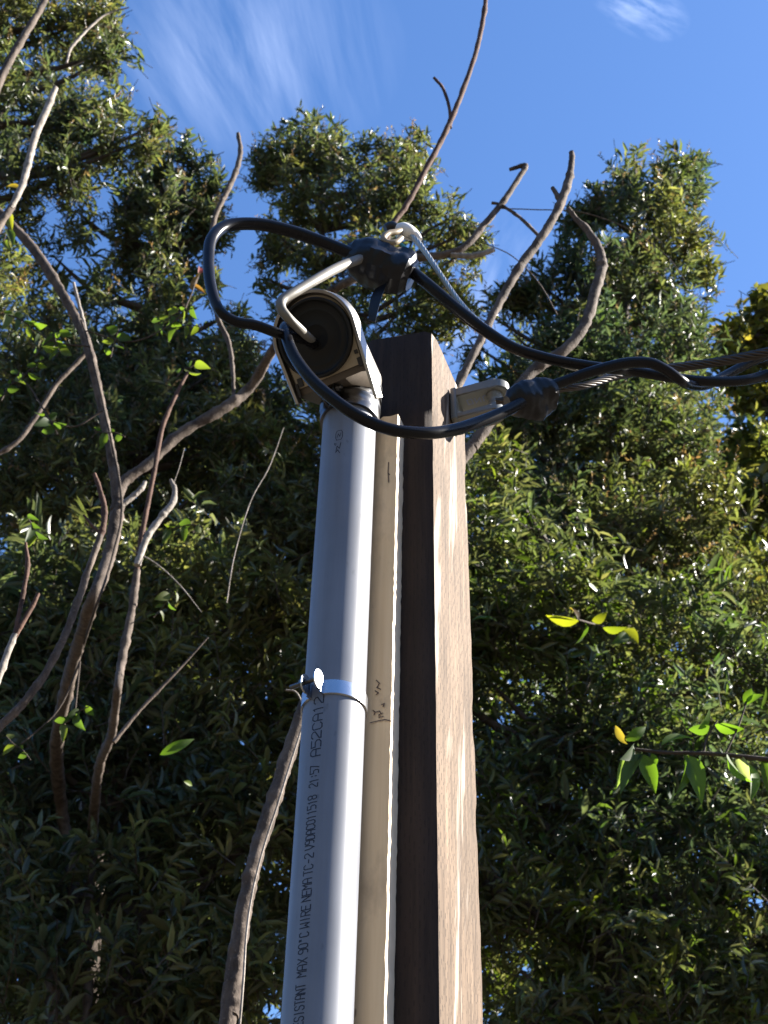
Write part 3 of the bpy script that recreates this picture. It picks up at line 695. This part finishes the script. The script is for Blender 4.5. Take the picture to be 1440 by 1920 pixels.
T1 = stems('bare_tree', 'bare forked tree, one limb reaching far left and one crossing behind the metal cap', [
    ('trunk', 'bark', [(82, 1960, 38, 5.3), (100, 1830, 36, 5.4), (138, 1680, 33, 5.5), (116, 1520, 32, 5.4), (106, 1400, 33, 4.9), (130, 1270, 33, 3.9), (165, 1150, 32), (205, 1040, 31), (222, 940, 33)], 3.2),
    ('limb', 'bark', [(222, 955, 28), (210, 860, 24), (192, 770, 22), (170, 670, 25), (150, 612, 22), (112, 542, 24), (62, 466, 24), (0, 400, 22), (-70, 330, 20)], 3.2),
    ('limb', 'bark', [(215, 960, 26), (232, 905, 27), (280, 868, 25), (340, 812, 27), (420, 765, 27), (470, 725, 26), (512, 655, 23, 3.1), (560, 590, 21, 3.0), (640, 535, 20, 2.9), (700, 510, 20, 2.9), (760, 488, 21, 2.8), (830, 478, 19, 2.8), (872, 462, 17, 2.8), (905, 425, 17, 2.8), (942, 380, 15, 2.8), (972, 335, 14, 2.8), (986, 312, 13, 2.8), (975, 312, 11, 2.8), (956, 318, 9, 2.8)], 3.2),
    ('limb', 'pale_bark', [(845, 478, 12), (880, 480, 15), (910, 474, 13), (926, 468, 12)], 2.8),
    ('limb', 'bark', [(438, 750, 9), (436, 690, 11), (428, 640, 12), (408, 595, 13), (396, 530, 13), (396, 450, 14), (404, 405, 14), (425, 360, 15), (442, 322, 15), (451, 285, 13), (446, 250, 9)], 3.2),
    ('limb', 'bark', [(168, 655, 12), (130, 695, 12), (105, 722, 12), (62, 790, 12), (30, 830, 12), (-30, 865, 12)], 3.22),
    ('limb', 'pale_bark', [(166, 655, 10), (158, 610, 9), (148, 570, 9), (138, 530, 7)], 3.2),
    ('limb', 'pale_bark', [(228, 948, 14), (250, 930, 14), (266, 915, 14), (272, 903, 10)], 3.18),
    ('limb', 'bark', [(922, 380, 8), (940, 385, 9), (975, 408, 9), (1008, 440, 9)], 2.8),
    ('twig', 'bark', [(940, 391, 3), (1000, 393, 3), (1090, 398, 3), (1180, 430, 3), (1250, 480, 3), (1290, 535, 2)], 2.8),
    ('twig', 'bark', [(905, 455, 3), (960, 480, 3), (1010, 530, 3), (1045, 590, 3)], 2.8)], 3.2, GB)
T6 = stems('bare_tree', 'stout bare tree leaning behind pipe and post, its limbs forking above the clevis', [
    ('trunk', 'bark', [(418, 1990, 44), (432, 1900, 44), (443, 1800, 43), (460, 1690, 41), (484, 1590, 39), (520, 1480, 37), (555, 1370, 34), (600, 1260, 34), (680, 1130, 33), (770, 1000, 32), (840, 900, 31), (890, 830, 30)], 2.15),
    ('limb', 'bark', [(885, 838, 30), (940, 765, 28), (1000, 695, 27), (1060, 655, 28), (1098, 605, 27), (1116, 545, 26), (1128, 500, 25), (1122, 465, 22), (1100, 430, 18), (1078, 408, 13), (1066, 390, 9)], 2.15),
    ('limb', 'bark', [(790, 975, 24), (820, 850, 22, 2.1), (855, 735, 21, 2.1), (895, 650, 21, 2.1), (935, 570, 21, 2.1), (975, 500, 22, 2.1), (1012, 450, 22, 2.1), (1045, 395, 22, 2.1), (1064, 345, 20, 2.1), (1071, 312, 17, 2.1), (1072, 286, 14, 2.1)], 2.15),
    ('limb', 'bark', [(1052, 380, 13), (1042, 362, 13), (1036, 352, 10)], 2.1),
    ('limb', 'red_bark', [(700, 520, 14), (735, 425, 14), (762, 385, 14), (800, 315, 14), (835, 248, 15), (862, 185, 13), (893, 95, 12), (909, 15, 12), (914, -70, 10)], 2.3),
    ('limb', 'red_bark', [(845, 240, 8), (842, 200, 8), (830, 165, 8), (814, 146, 8)], 2.3),
    ('creeper_stem', 'pale_bark', [(566, 1365, 5), (545, 1430, 6), (520, 1510, 6), (494, 1590, 6), (474, 1670, 6), (462, 1750, 6), (456, 1840, 7), (444, 1990, 7)], 2.08),
    ('twig', 'pale_bark', [(536, 1294, 5), (552, 1296, 5), (562, 1308, 4), (570, 1330, 3)], 2.1)], 2.1, GB)
# joins the tall red twig to its limb
T4 = stems('bare_tree', 'slim bare stem with a long reddish shoot and broken pale stub', [
    ('trunk', 'bark', [(150, 1990, 28, 5.4), (160, 1800, 27, 5.4), (170, 1620, 26, 5.4), (178, 1500, 25, 5.0), (188, 1430, 23, 4.3), (208, 1380, 22, 3.6), (218, 1310, 21), (228, 1240, 21), (246, 1150, 20), (257, 1070, 18)], 3.1),
    ('limb', 'red_bark', [(256, 1080, 13), (264, 1015, 13), (276, 950, 12), (290, 880, 12), (305, 800, 11), (328, 745, 10), (352, 698, 8)], 3.1),
    ('limb', 'pale_bark', [(257, 1060, 16), (275, 1010, 17), (300, 972, 17), (322, 945, 16), (328, 920, 13), (320, 900, 9)], 3.05),
    ('limb', 'bark', [(213, 1392, 11), (255, 1340, 9), (300, 1292, 8), (345, 1245, 6), (390, 1195, 4)], 3.1),
    ('twig', 'pale_bark', [(240, 1028, 3), (290, 1055, 3), (335, 1095, 3), (378, 1148, 2)], 3.05),
    ('twig', 'pale_bark', [(425, 1130, 3), (440, 1040, 3), (470, 940, 3), (505, 875, 3), (532, 802, 2)], 3.1),
    ('twig', 'pale_bark', [(322, 915, 3), (335, 880, 2), (346, 840, 2)], 3.05)], 2.2, GB)
T2 = stems('bare_tree', 'bare stem rising from the lower left edge, its reddish tip level with the fork', [
    ('trunk', 'bark', [(-130, 1700, 30), (-70, 1480, 26), (-20, 1385, 23), (35, 1328, 21), (80, 1270, 19), (118, 1200, 18), (145, 1130, 18), (165, 1070, 17), (188, 1005, 17)], 2.05),
    ('limb', 'red_bark', [(186, 1010, 15), (194, 985, 15), (195, 950, 15), (186, 915, 12), (177, 888, 9)], 2.05),
    ('limb', 'red_bark', [(188, 1000, 8), (172, 985, 7), (157, 966, 6)], 2.05)], 2.05, GB)
T3 = stems('bare_tree', 'short reddish bare stem with a forked tip at the far left edge', [
    ('trunk', 'pale_bark', [(-100, 1560, 22), (-50, 1400, 20), (-10, 1290, 19), (12, 1230, 18), (28, 1190, 15)], 1.95),
    ('limb', 'red_bark', [(26, 1200, 12), (36, 1150, 11), (46, 1100, 11), (52, 1060, 11), (48, 1018, 8)], 1.95),
    ('limb', 'red_bark', [(28, 1195, 11), (44, 1165, 12), (60, 1138, 12), (72, 1113, 10)], 1.95)], 1.95, GB)
T7 = stems('bare_tree', 'bare limbs arching across the upper left corner in front of the leaves', [
    ('trunk', 'bark', [(-120, 700, 26), (-60, 560, 22), (-10, 440, 20), (22, 388, 18)], 2.7),
    ('limb', 'pale_bark', [(20, 392, 16), (42, 345, 17), (54, 300, 18), (68, 250, 18), (88, 205, 18), (104, 165, 14)], 2.7),
    ('limb', 'bark', [(-60, 330, 20), (-25, 220, 20), (5, 140, 20), (35, 85, 18), (62, 40, 17), (84, 0, 15), (100, -50, 14)], 2.7),
    ('limb', 'pale_bark', [(125, 118, 6), (132, 92, 8), (150, 70, 8), (172, 48, 7), (200, 26, 5), (242, 14, 3)], 2.7)], 2.7, GB)

# ------------------------------------------------------------------ leaves
LEAF_T = np.array([  # along, across, out-of-plane fold
    (0, 0, 0), (.30, -.42, .10), (.30, 0, 0), (.30, .42, .10), (.68, -.36, .06), (.68, 0, -.04), (.68, .36, .06), (1, 0, -.14)])
LEAF_F = [(0, 2, 1), (0, 3, 2), (1, 2, 5, 4), (2, 3, 6, 5), (4, 5, 7), (5, 6, 7)]
_st = [(.0, .03), (.10, .50), (.24, .86), (.42, 1.0), (.60, .88), (.78, .56), (.91, .24), (1.0, .01)]
LEAF_T2 = np.array([(a, sg*w_*.5, .10*abs(sg)*w_ - .30*(a-.35)**2) for a, w_ in _st for sg in (-1, 0, 1)])
LEAF_F2 = [q for i in range(7) for q in ((3*i, 3*i+1, 3*i+4, 3*i+3), (3*i+1, 3*i+2, 3*i+5, 3*i+4))]
def leaf_mesh(name, pos, dirs, nrm, ln, wd, col, mat, parent, fine=False):
    LEAF_T_, LEAF_F_ = (LEAF_T2, LEAF_F2) if fine else (LEAF_T, LEAF_F); NV = len(LEAF_T_)
    n = len(pos); dirs = dirs/np.linalg.norm(dirs, axis=1, keepdims=True)
    side = np.cross(dirs, nrm); side /= np.maximum(np.linalg.norm(side, axis=1, keepdims=True), 1e-6); up = np.cross(side, dirs)
    T = LEAF_T_
    v = pos[:, None, :] + dirs[:, None, :]*(T[None, :, 0:1]*ln[:, None, None]) + side[:, None, :]*(T[None, :, 1:2]*wd[:, None, None]) + up[:, None, :]*(T[None, :, 2:3]*ln[:, None, None]*1.0)
    v = v.reshape(-1, 3)
    loops = np.concatenate([np.array(f) for f in LEAF_F_]); sizes = np.array([len(f) for f in LEAF_F_])
    li = (np.arange(n)[:, None]*NV + loops[None, :]).reshape(-1); ls = np.tile(sizes, n); st = np.concatenate([[0], np.cumsum(ls)[:-1]])
    me = bpy.data.meshes.new(name); me.vertices.add(len(v)); me.loops.add(len(li)); me.polygons.add(len(ls))
    me.vertices.foreach_set('co', v.astype(np.float32).ravel()); me.loops.foreach_set('vertex_index', li.astype(np.int32))
    me.polygons.foreach_set('loop_start', st.astype(np.int32)); me.polygons.foreach_set('loop_total', ls.astype(np.int32)) if False else None
    me.polygons.foreach_set('use_smooth', np.ones(len(ls), bool))
    ca = me.attributes.new('col', 'FLOAT_COLOR', 'POINT'); c4 = np.ones((n, NV, 4), np.float32); c4[:, :, :3] = col[:, None, :]; ca.data.foreach_set('color', c4.ravel())
    me.materials.append(mat); me.update(calc_edges=True); me.validate()
    return link_mesh(name, me, parent)
def unit(a): return a/np.maximum(np.linalg.norm(a, axis=-1, keepdims=True), 1e-9)
def twig_leaves(tp, td, tl, nl, ll, wr, droop, palette, buds=None):
    """leaves set alternately along many twigs: tp base points, td directions, tl lengths"""
    n = len(tp); s = (np.arange(nl)+rng.random((n, nl))*.6)/nl
    pos = tp[:, None, :] + td[:, None, :]*(s*tl[:, None])[:, :, None]; pos[:, :, 2] -= (s**2)*tl[:, None]*.15
    a = td[:, None, :]; rnd = unit(rng.normal(size=(n, nl, 3)))
    out = unit(np.cross(np.broadcast_to(a, rnd.shape), rnd))
    d = unit(.75*a + .75*out + np.array([0, 0, -droop])*rng.random((n, nl, 1)) + .25*rng.normal(size=(n, nl, 3)))
    nr = unit(np.array([0, 0, 1.0]) + .8*rng.normal(size=(n, nl, 3)) + .3*out)
    L_ = ll*(.55+.75*rng.random((n, nl)))*np.where(rng.random((n, 1)) < .18, 1.35, 1.0); L_ *= np.where(s > .85, .7, 1)
    Wd = L_*wr*(.75+.5*rng.random((n, nl)))
    pal = np.array(palette); ci = rng.integers(0, len(pal), (n, nl)); tw = (.75+.5*rng.random((n, 1, 1)))
    wm = np.array([noise.noise(Vector(q)*1.1)+.6*noise.noise(Vector(q)*3.1) for q in tp])[:, None, None]; tw = tw*np.concatenate([1+.55*wm, 1+.30*wm, 1-.15*wm], axis=2)
    c = pal[ci]*tw*(.8+.4*rng.random((n, nl, 1)))
    return [x.reshape(-1, x.shape[-1]) for x in (pos, d, nr)] + [L_.reshape(-1), Wd.reshape(-1), c.reshape(-1, 3)]
GREEN = [(.074, .094, .048), (.088, .108, .054), (.102, .120, .056), (.058, .076, .044), (.122, .134, .064), (.084, .096, .060), (.135, .136, .074)]
LIME = [(.070, .110, .020), (.090, .125, .020), (.055, .090, .022), (.13, .15, .022)]
YELL = [(.15, .15, .035), (.11, .12, .03), (.19, .17, .045), (.08, .10, .03)]
def evergreen(name, label, trunk_px, Yt, blobs, dens=.95, ll=.070, wr=.25, pal=GREEN, droop=.55, nl=13, bud=True, group=None, depth=1.7, thr=-.08, tr=.12):
    tb = W(trunk_px[0], trunk_px[1], Yt); ttop = W(trunk_px[2], trunk_px[3], Yt)
    base = Vector((tb.x, Yt+.3, 0)); t = empty(name, base); tag(t, label, 'tree', group)
    bm = bmesh.new(); pts = catmull([base, base.lerp(tb, .5)+Vector((.12, 0, 0)), tb, tb.lerp(ttop, .5)+Vector((-.06, .1, 0)), ttop], 8)
    tube(bm, pts, [tr*(1-i/len(pts))+tr*.1 for i in range(len(pts))], 10, True, .12); build('trunk', bm, MT['dark_bark'], t, smooth=80)
    TP = []; TD = []; lim = []
    for b in blobs:
        u, v, r, y = b[0], b[1], b[2], (b[3] if len(b) > 3 and b[3] else Yt); dn = b[4] if len(b) > 4 else 1.0
        c = W(u, v, y); R_ = r*dz(c)/FPX
        lim.append((c, R_))
        n = int(46*dens*dn*(r/100)**2*(dz(c)/8.5)**2*(depth/1.7)*(.105/ll)**1.6)+3
        k = 0; tries = 0
        while k < n and tries < n*8:
            tries += 1
            d = Vector(rng.normal(size=3)); d.normalize(); q = rng.random()**(1/2.3)
            p = Vector((c.x + d.x*R_*q, c.y + d.y*R_*q*depth, c.z + d.z*R_*q))
            if noise.noise(p*2.3) + .4*noise.noise(p*5.1) < thr: continue
            out = d*.75 + Vector((0, 0, .55)) + Vector(rng.normal(size=3))*.45
            TP.append(p); TD.append(out.normalized()); k += 1
    TP = np.array(TP); TD = np.array(TD); TL = .20+.20*rng.random(len(TP)); TL *= ll/.105
    TP = TP - TD*(TL*.95)[:, None]
    data = twig_leaves(TP, TD, TL, nl, ll, wr, droop, pal)
    if bud:   # pinkish flower buds at the shoot tips
        sel = np.where(rng.random(len(TP)) < .35)[0]; tips = TP[sel] + TD[sel]*TL[sel][:, None]*1.0; tips[:, 2] -= TL[sel]*.15
        bd = twig_leaves(tips, unit(TD[sel]+np.array([0, 0, .35])), np.full(len(sel), .11), 12, .020, .40, .0, [(.16, .10, .075), (.20, .14, .10), (.11, .075, .05)])
        data = [np.concatenate([a_, b_]) for a_, b_ in zip(data, bd)]
    leaf_mesh('crown', *data, MT['leaf'], t)
    # twigs as thin prisms: one part nobody could count
    n = len(TP); side = unit(np.cross(TD, rng.normal(size=(n, 3)))); s2 = np.cross(TD, side); vs = np.zeros((n, 6, 3)); r0 = .0035*ll/.105
    for k in range(3):
        a = 2*math.pi*k/3; o_ = side*math.cos(a)+s2*math.sin(a); vs[:, k] = TP - TD*.05 + o_*r0; vs[:, 3+k] = TP + TD*TL[:, None]*1.02 + o_*r0*.4 - np.array([0, 0, 1])*TL[:, None]*.15
    idx = np.array([(0, 1, 4, 3), (1, 2, 5, 4), (2, 0, 3, 5)])
    me = bpy.data.meshes.new('twigs'); me.from_pydata(vs.reshape(-1, 3).tolist(), [], (np.arange(n)[:, None, None]*6+idx[None]).reshape(-1, 4).tolist()); me.materials.append(MT['dark_bark'])
    tw = link_mesh('twigs', me, t); tw['kind'] = 'stuff'
    for i, (c, R_) in enumerate(lim):
        j = min(range(len(pts)), key=lambda q: (pts[q]-c).length + max(0, pts[q].z-c.z+.25*(pts[q]-c).length)*2); s = pts[j]; bm = bmesh.new()
        e = c+Vector((0, 0, R_*.5)); mid = s.lerp(e, .55) - Vector((0, 0, .12*(e-s).length)); P_ = catmull([s, mid, e], 7)
        tube(bm, P_, [tr*.25*(1-q/len(P_))+.004 for q in range(len(P_))], 6, True, .1); build('limb', bm, MT['dark_bark'], t, smooth=80)
    return t

GT = 'leafy evergreen trees behind the post'
evergreen('evergreen_tree', 'leafy evergreen tree filling the upper left corner, its top out of the picture', (-60, 900, -40, 60), 5.6,
    [(60, 60, 125), (165, 50, 75), (205, 120, 50), (40, 200, 110), (140, 220, 90), (215, 190, 45), (225, 270, 50), (300, 235, 22), (270, 270, 30), (30, 340, 75), (-70, 200, 150), (140, 330, 70), (-60, 40, 120), (110, -60, 130), (0, 450, 60, 0, .8), (-80, 520, 130), (210, 30, 40), (230, 90, 30)], .95, group=GT, thr=.04)
evergreen('evergreen_tree', 'leafy evergreen tree with rounded sparse top left of the black cable loop', (180, 1500, 300, 420), 6.2,
    [(300, 330, 80), (365, 320, 55), (390, 370, 50), (400, 430, 45), (250, 380, 60), (330, 430, 85), (240, 460, 65), (380, 400, 40), (300, 500, 70), (140, 410, 45, 0, .45), (100, 500, 50, 0, .4), (200, 560, 60, 0, .6), (320, 590, 85, 0, .8), (400, 555, 40), (430, 600, 35), (60, 600, 80, 0, .7), (160, 660, 80), (260, 660, 90), (350, 680, 90), (440, 660, 55), (400, 720, 70), (50, 740, 110), (480, 740, 60),
     (160, 780, 130), (320, 820, 140), (450, 840, 110), (40, 900, 150), (200, 950, 160), (360, 980, 150), (500, 960, 110)], 1.15, group=GT)
evergreen('evergreen_tree', 'leafy evergreen tree with upright top directly behind the metal cap', (700, 1500, 600, 320), 6.6,
    [(560, 285, 62), (625, 270, 38), (500, 310, 42), (520, 330, 55), (600, 320, 75), (690, 310, 50), (770, 295, 50), (740, 340, 60), (560, 400, 75), (680, 400, 90), (780, 390, 70), (850, 420, 50), (890, 440, 34), (865, 590, 42), (840, 550, 50), (815, 615, 40, 0, .8), (880, 480, 28, 0, .7), (520, 455, 45), (600, 490, 70), (500, 530, 25, 0, .6), (720, 500, 85), (800, 530, 55), (760, 590, 50, 0, .8), (530, 600, 40, 0, .7), (560, 680, 60), (640, 600, 80),
     (500, 780, 90), (560, 860, 120), (700, 760, 130), (700, 950, 180), (560, 1050, 150)], 1.1, group=GT)
evergreen('evergreen_tree', 'tall leafy evergreen tree with a twin top to the right of the post', (1150, 1600, 1190, 380), 6.4,
    [(1175, 340, 48), (1290, 330, 38), (1300, 300, 18), (1240, 390, 85), (1130, 400, 55), (1190, 300, 22), (1080, 430, 40), (1200, 480, 110), (1295, 460, 45), (1310, 520, 40), (1080, 520, 75), (1150, 590, 110), (1260, 570, 75), (950, 545, 48, 0, .9), (915, 605, 48, 0, .8), (885, 655, 30, 0, .6), (1005, 545, 60), (960, 640, 50), (1030, 660, 80), (1290, 640, 55), (1110, 720, 130), (1250, 720, 120), (950, 740, 60), (930, 830, 60),
     (1010, 860, 130), (1180, 880, 160), (1290, 850, 80, 0, .8), (960, 1000, 130), (1120, 1050, 170), (1290, 1030, 140), (1400, 1120, 110)], 1.2, pal=GREEN+[(.07, .09, .022)], group=GT)
evergreen('broadleaf_tree', 'yellowish broad leaved tree at the far right edge above the cables', (1540, 1500, 1440, 640), 7.4,
    [(1400, 610, 65), (1440, 620, 70), (1365, 600, 35), (1430, 580, 40), (1385, 680, 50), (1480, 720, 90), (1420, 730, 40, 0, .7), (1410, 830, 60), (1470, 900, 100), (1400, 960, 70), (1510, 600, 90), (1350, 640, 35, 0, .7), (1380, 900, 60, 0, .7), (1420, 1060, 60, 0, .6)], 1.0, .085, .5, YELL, .5, 10, False, group=GT)
evergreen('evergreen_tree', 'dark shaded tree low on the left behind the bare stems', (240, 1950, 260, 1050), 5.5,
    [(60, 1100, 150), (220, 1130, 150), (380, 1120, 140), (520, 1150, 110), (30, 1280, 160), (200, 1300, 170), (370, 1300, 160), (530, 1320, 120), (70, 1470, 170), (260, 1480, 180), (440, 1480, 150), (560, 1560, 130), (60, 1660, 170), (250, 1640, 150, 0, .8), (430, 1680, 150), (90, 1850, 170), (290, 1850, 180), (480, 1860, 150)], 1.1, .085, group=GT, bud=False)
evergreen('evergreen_tree', 'dark shaded tree low on the right beside the sunlit post face', (1180, 1950, 1150, 1150), 5.4,
    [(930, 890, 80), (960, 1020, 120), (1080, 1060, 110), (790, 1000, 150), (790, 1130, 150), (640, 1350, 150), (660, 1550, 150), (930, 1180, 120), (1080, 1200, 150), (1250, 1230, 150), (1400, 1260, 120), (930, 1340, 130), (1080, 1370, 160), (1250, 1390, 160), (1420, 1420, 120), (960, 1540, 150), (1130, 1560, 170), (1310, 1570, 150, 0, .8), (1440, 1620, 120), (950, 1720, 150), (1120, 1750, 170), (1300, 1760, 170), (1450, 1800, 120), (980, 1890, 150), (1200, 1910, 170), (1400, 1920, 140), (780, 1300, 150), (760, 1600, 160)], 1.0, .07, pal=GREEN+LIME[:2], group=GT, bud=False)
# unseen tree added past the right edge; its crown shades the lower leaves
def PX(x, y, z):
    q = Vector((x, y, z))-CAM; d_ = q.dot(Fv); return (720+FPX*q.dot(Rv)/d_, 960-FPX*q.dot(Uv)/d_, y, d_)
def ball(x, y, z, r, dn=1.0): u, v, yy, d_ = PX(x, y, z); return (u, v, r*FPX/d_, yy, dn)
a_ = PX(3.9, 5.6, 3.0); b_ = PX(3.8, 5.6, 7.0)
evergreen('evergreen_tree', 'unseen evergreen tree added beyond the right edge to shade the low leaves', (a_[0], a_[1], b_[0], b_[1]), 5.6,
    [ball(3.6, 5.2, 4.6, .9), ball(3.5, 6.2, 5.0, 1.0), ball(4.0, 5.6, 5.8, 1.0), ball(3.7, 6.6, 5.9, .8), ball(4.3, 4.6, 5.4, .9), ball(4.2, 7.2, 5.6, .9), ball(3.4, 7.2, 5.0, .9), ball(4.9, 5.8, 5.6, .9)], 1.0, .11, group=GT, bud=False, depth=1.0)
# further rows that close the gaps
evergreen('evergreen_tree', 'leafy mass of a farther evergreen seen through gaps on the left', (120, 1500, 150, 800), 8.6,
    [(60, 760, 170), (260, 760, 150), (430, 800, 140), (80, 1000, 210), (330, 1000, 210), (540, 980, 150), (60, 1260, 220), (330, 1260, 230), (560, 1250, 170), (80, 1550, 230), (360, 1560, 230), (560, 1550, 170), (120, 1830, 230), (400, 1840, 220)], 1.05, .09, group=GT, bud=False)
evergreen('evergreen_tree', 'leafy mass of a farther evergreen seen through gaps on the right', (1050, 1500, 1080, 800), 8.8,
    [(1000, 780, 130), (1180, 800, 170), (960, 950, 170), (1200, 1000, 220), (1390, 1050, 140), (980, 1230, 210), (1230, 1260, 220), (1420, 1280, 160), (980, 1530, 220), (1250, 1560, 220), (1450, 1600, 170), (1000, 1820, 220), (1280, 1850, 220), (720, 1000, 190), (720, 1300, 190)], 1.05, .09, group=GT, bud=False)

# nearer broad bright leaves on a thin branch from the right
def leafy_branch(name, label, cat, main, Y, leaves, extra_paths=(), trunk=None, mat='dark_bark'):
    p0 = W(main[0][0], main[0][1], Y)
    base = Vector((trunk[0], trunk[1], 0)) if trunk else p0
    t = empty(name, base); tag(t, label, cat)
    if trunk:
        bm = bmesh.new(); P_ = catmull([base, base+Vector((.03, 0, 1.0)), base+Vector((-.02, .02, 2.0)), base+Vector((.02, 0, 3.0))], 9)
        tube(bm, P_, [.03-.012*i/len(P_) for i in range(len(P_))], 10, True, .12); build('trunk', bm, MT[mat], t, smooth=80)
        bm = bmesh.new(); tube_px(bm, list(reversed(main)), Y, 8, 7, .1, 2, pre=[(base+Vector((0, 0, max(1.9, p0.z-.25))), .008)]); build('limb', bm, MT[mat], t, smooth=80)
    else:
        bm = bmesh.new(); tube_px(bm, main, Y, 8, 7, .1); build('branch', bm, MT[mat], t, smooth=80)
    for q in extra_paths:
        bm = bmesh.new(); tube_px(bm, q, Y, 6, 6, .05); build('twig', bm, MT[mat], t, smooth=80)
    pos = []; dr = []; nr = []; ln = []; wd = []; co = []
    for (u, v, u2, v2, wpx, c) in leaves:
        a = W(u, v, Y); b = W(u2, v2, Y+random.uniform(-.03, .03)); pos.append(a); dr.append(b-a); ln.append((b-a).length); wd.append(wpx*dz(a)/FPX)
        n_ = -Fv + Vector(rng.normal(size=3))*.55; nr.append(n_); co.append(c)
    f = lambda z: np.array([tuple(x) for x in z]); leaf_mesh('foliage', f(pos), f(dr), f(nr), np.array(ln), np.array(wd), f(co), MT['vine'], t, True)
    return t
G1, G2, G3, YL = (.085, .14, .022), (.06, .10, .02), (.045, .075, .03), (.20, .19, .025)
leafy_branch('young_broadleaf_tree', 'thin branch with large drooping bright green leaves low on the right', 'tree',
    [(1190, 1405, 6), (1250, 1411, 7), (1330, 1413, 8), (1440, 1424, 10), (1560, 1440, 14)], 2.3,
    [(1205, 1410, 1160, 1480, 30, G3), (1175, 1395, 1150, 1358, 16, (.16, .11, .03)), (1172, 1388, 1215, 1362, 22, G1), (1190, 1398, 1170, 1425, 30, (.12, .15, .10)), (1168, 1420, 1158, 1478, 14, (.13, .17, .08)), (1200, 1412, 1232, 1485, 34, G1),
     (1222, 1413, 1230, 1440, 16, G1), (1285, 1414, 1278, 1490, 26, G2), (1290, 1414, 1318, 1500, 38, G1), (1362, 1414, 1400, 1470, 26, G1), (1380, 1412, 1412, 1472, 22, (.30, .32, .26)), (1405, 1430, 1415, 1498, 28, G1), (1310, 1368, 1335, 1330, 30, G1), (1340, 1360, 1395, 1370, 24, G1), (1330, 1362, 1290, 1372, 28, G2), (1240, 1395, 1300, 1375, 24, G1),
     (1395, 1318, 1410, 1290, 18, G1), (1400, 1320, 1430, 1300, 22, G1), (1430, 1424, 1450, 1500, 30, G2), (1265, 1412, 1255, 1395, 16, G2)],
    [[(1320, 1412, 4), (1325, 1385, 4), (1345, 1350, 3)], [(1360, 1414, 4), (1385, 1360, 4), (1400, 1315, 3)]], trunk=(1.35, 2.75))
leafy_branch('creeper_sprig', 'sprig of yellow green broad leaves just right of the post at mid height', 'creeper',
    [(1200, 1205, 4, 5.4), (1180, 1195, 4, 5.2), (1150, 1180, 4, 5.0), (1105, 1168, 4, 4.75), (1085, 1162, 3, 4.65)], 4.7,
    [(1085, 1165, 1022, 1158, 24, YL), (1110, 1165, 1140, 1150, 28, YL), (1130, 1178, 1175, 1180, 22, (.12, .13, .02)), (1170, 1180, 1198, 1205, 28, YL), (1100, 1170, 1085, 1210, 20, G2), (1180, 1190, 1150, 1205, 20, G1), (1085, 1160, 1070, 1135, 16, (.15, .1, .04))])
# climbing vine with bright leaves through the left stems
vl = []
vt = []
def cluster(u, v, n, s, cols, sz=27):
    a0 = rng.uniform(0, 2*math.pi); ax, ay = math.cos(a0), .7*math.sin(a0)
    vt.append([(u-ax*s, v-ay*s+6, 2.5), (u-ax*s*.3, v-ay*s*.3, 2.5), (u+ax*s*.4, v+ay*s*.4+3, 2.2), (u+ax*s, v+ay*s, 1.8)])
    for k in range(n):
        q = (k+.5)/n*2-1; x, y = u+ax*s*q, v+ay*s*q; b = a0+(1 if k % 2 else -1)*rng.uniform(.6, 1.5); L_ = sz*rng.uniform(.6, 1.15)
        vl.append((x, y, x+L_*math.cos(b), y+L_*(.35+.75*math.sin(b)), L_*rng.uniform(.45, .7), random.choice(cols)))
VC = [(.065, .095, .022), (.05, .078, .022), (.10, .12, .028), (.045, .07, .022)]
for q in ((40, 600, 8, 45), (90, 640, 6, 40), (60, 690, 5, 35), (325, 590, 9, 45), (345, 610, 6, 30), (95, 790, 5, 30), (20, 720, 5, 40), (60, 985, 6, 35), (105, 640, 5, 30), (205, 810, 4, 30), (350, 690, 4, 25), (140, 1340, 5, 40), (35, 1400, 4, 35), (310, 1130, 6, 45), (345, 985, 5, 35), (215, 640, 5, 35), (10, 440, 3, 25)):
    cluster(*q, VC)
vl += [(300, 1415, 366, 1384, 20, (.09, .15, .03)), (345, 1465, 363, 1473, 10, (.15, .2, .03)), (372, 515, 378, 497, 12, (.26, .035, .03)), (358, 545, 373, 512, 12, (.22, .12, .06)), (360, 532, 386, 550, 9, (.20, .09, .05)), (22, 430, 14, 395, 18, YL), (10, 350, 42, 352, 16, (.25, .16, .03))]
leafy_branch('climbing_vine', 'climbing vine with scattered bright green leaves among the bare stems on the left', 'vine',
    [(150, 1230, 5, 3.6), (176, 1150, 5), (212, 1040, 5), (228, 935, 5), (196, 770, 4), (168, 650, 4), (152, 600, 4)], 3.12, vl,
    [[(168, 650, 4), (100, 640, 3), (40, 600, 3)], [(192, 770, 4), (140, 800, 3), (95, 790, 3)], [(95, 790, 3), (50, 720, 3), (20, 720, 3)], [(212, 850, 3), (206, 810, 3)], [(160, 620, 3), (250, 640, 3), (330, 600, 3), (355, 560, 3), (372, 512, 3)], [(150, 1240, 4), (110, 1330, 3), (40, 1395, 3)], [(150, 1240, 4), (140, 1345, 3)]]+vt)
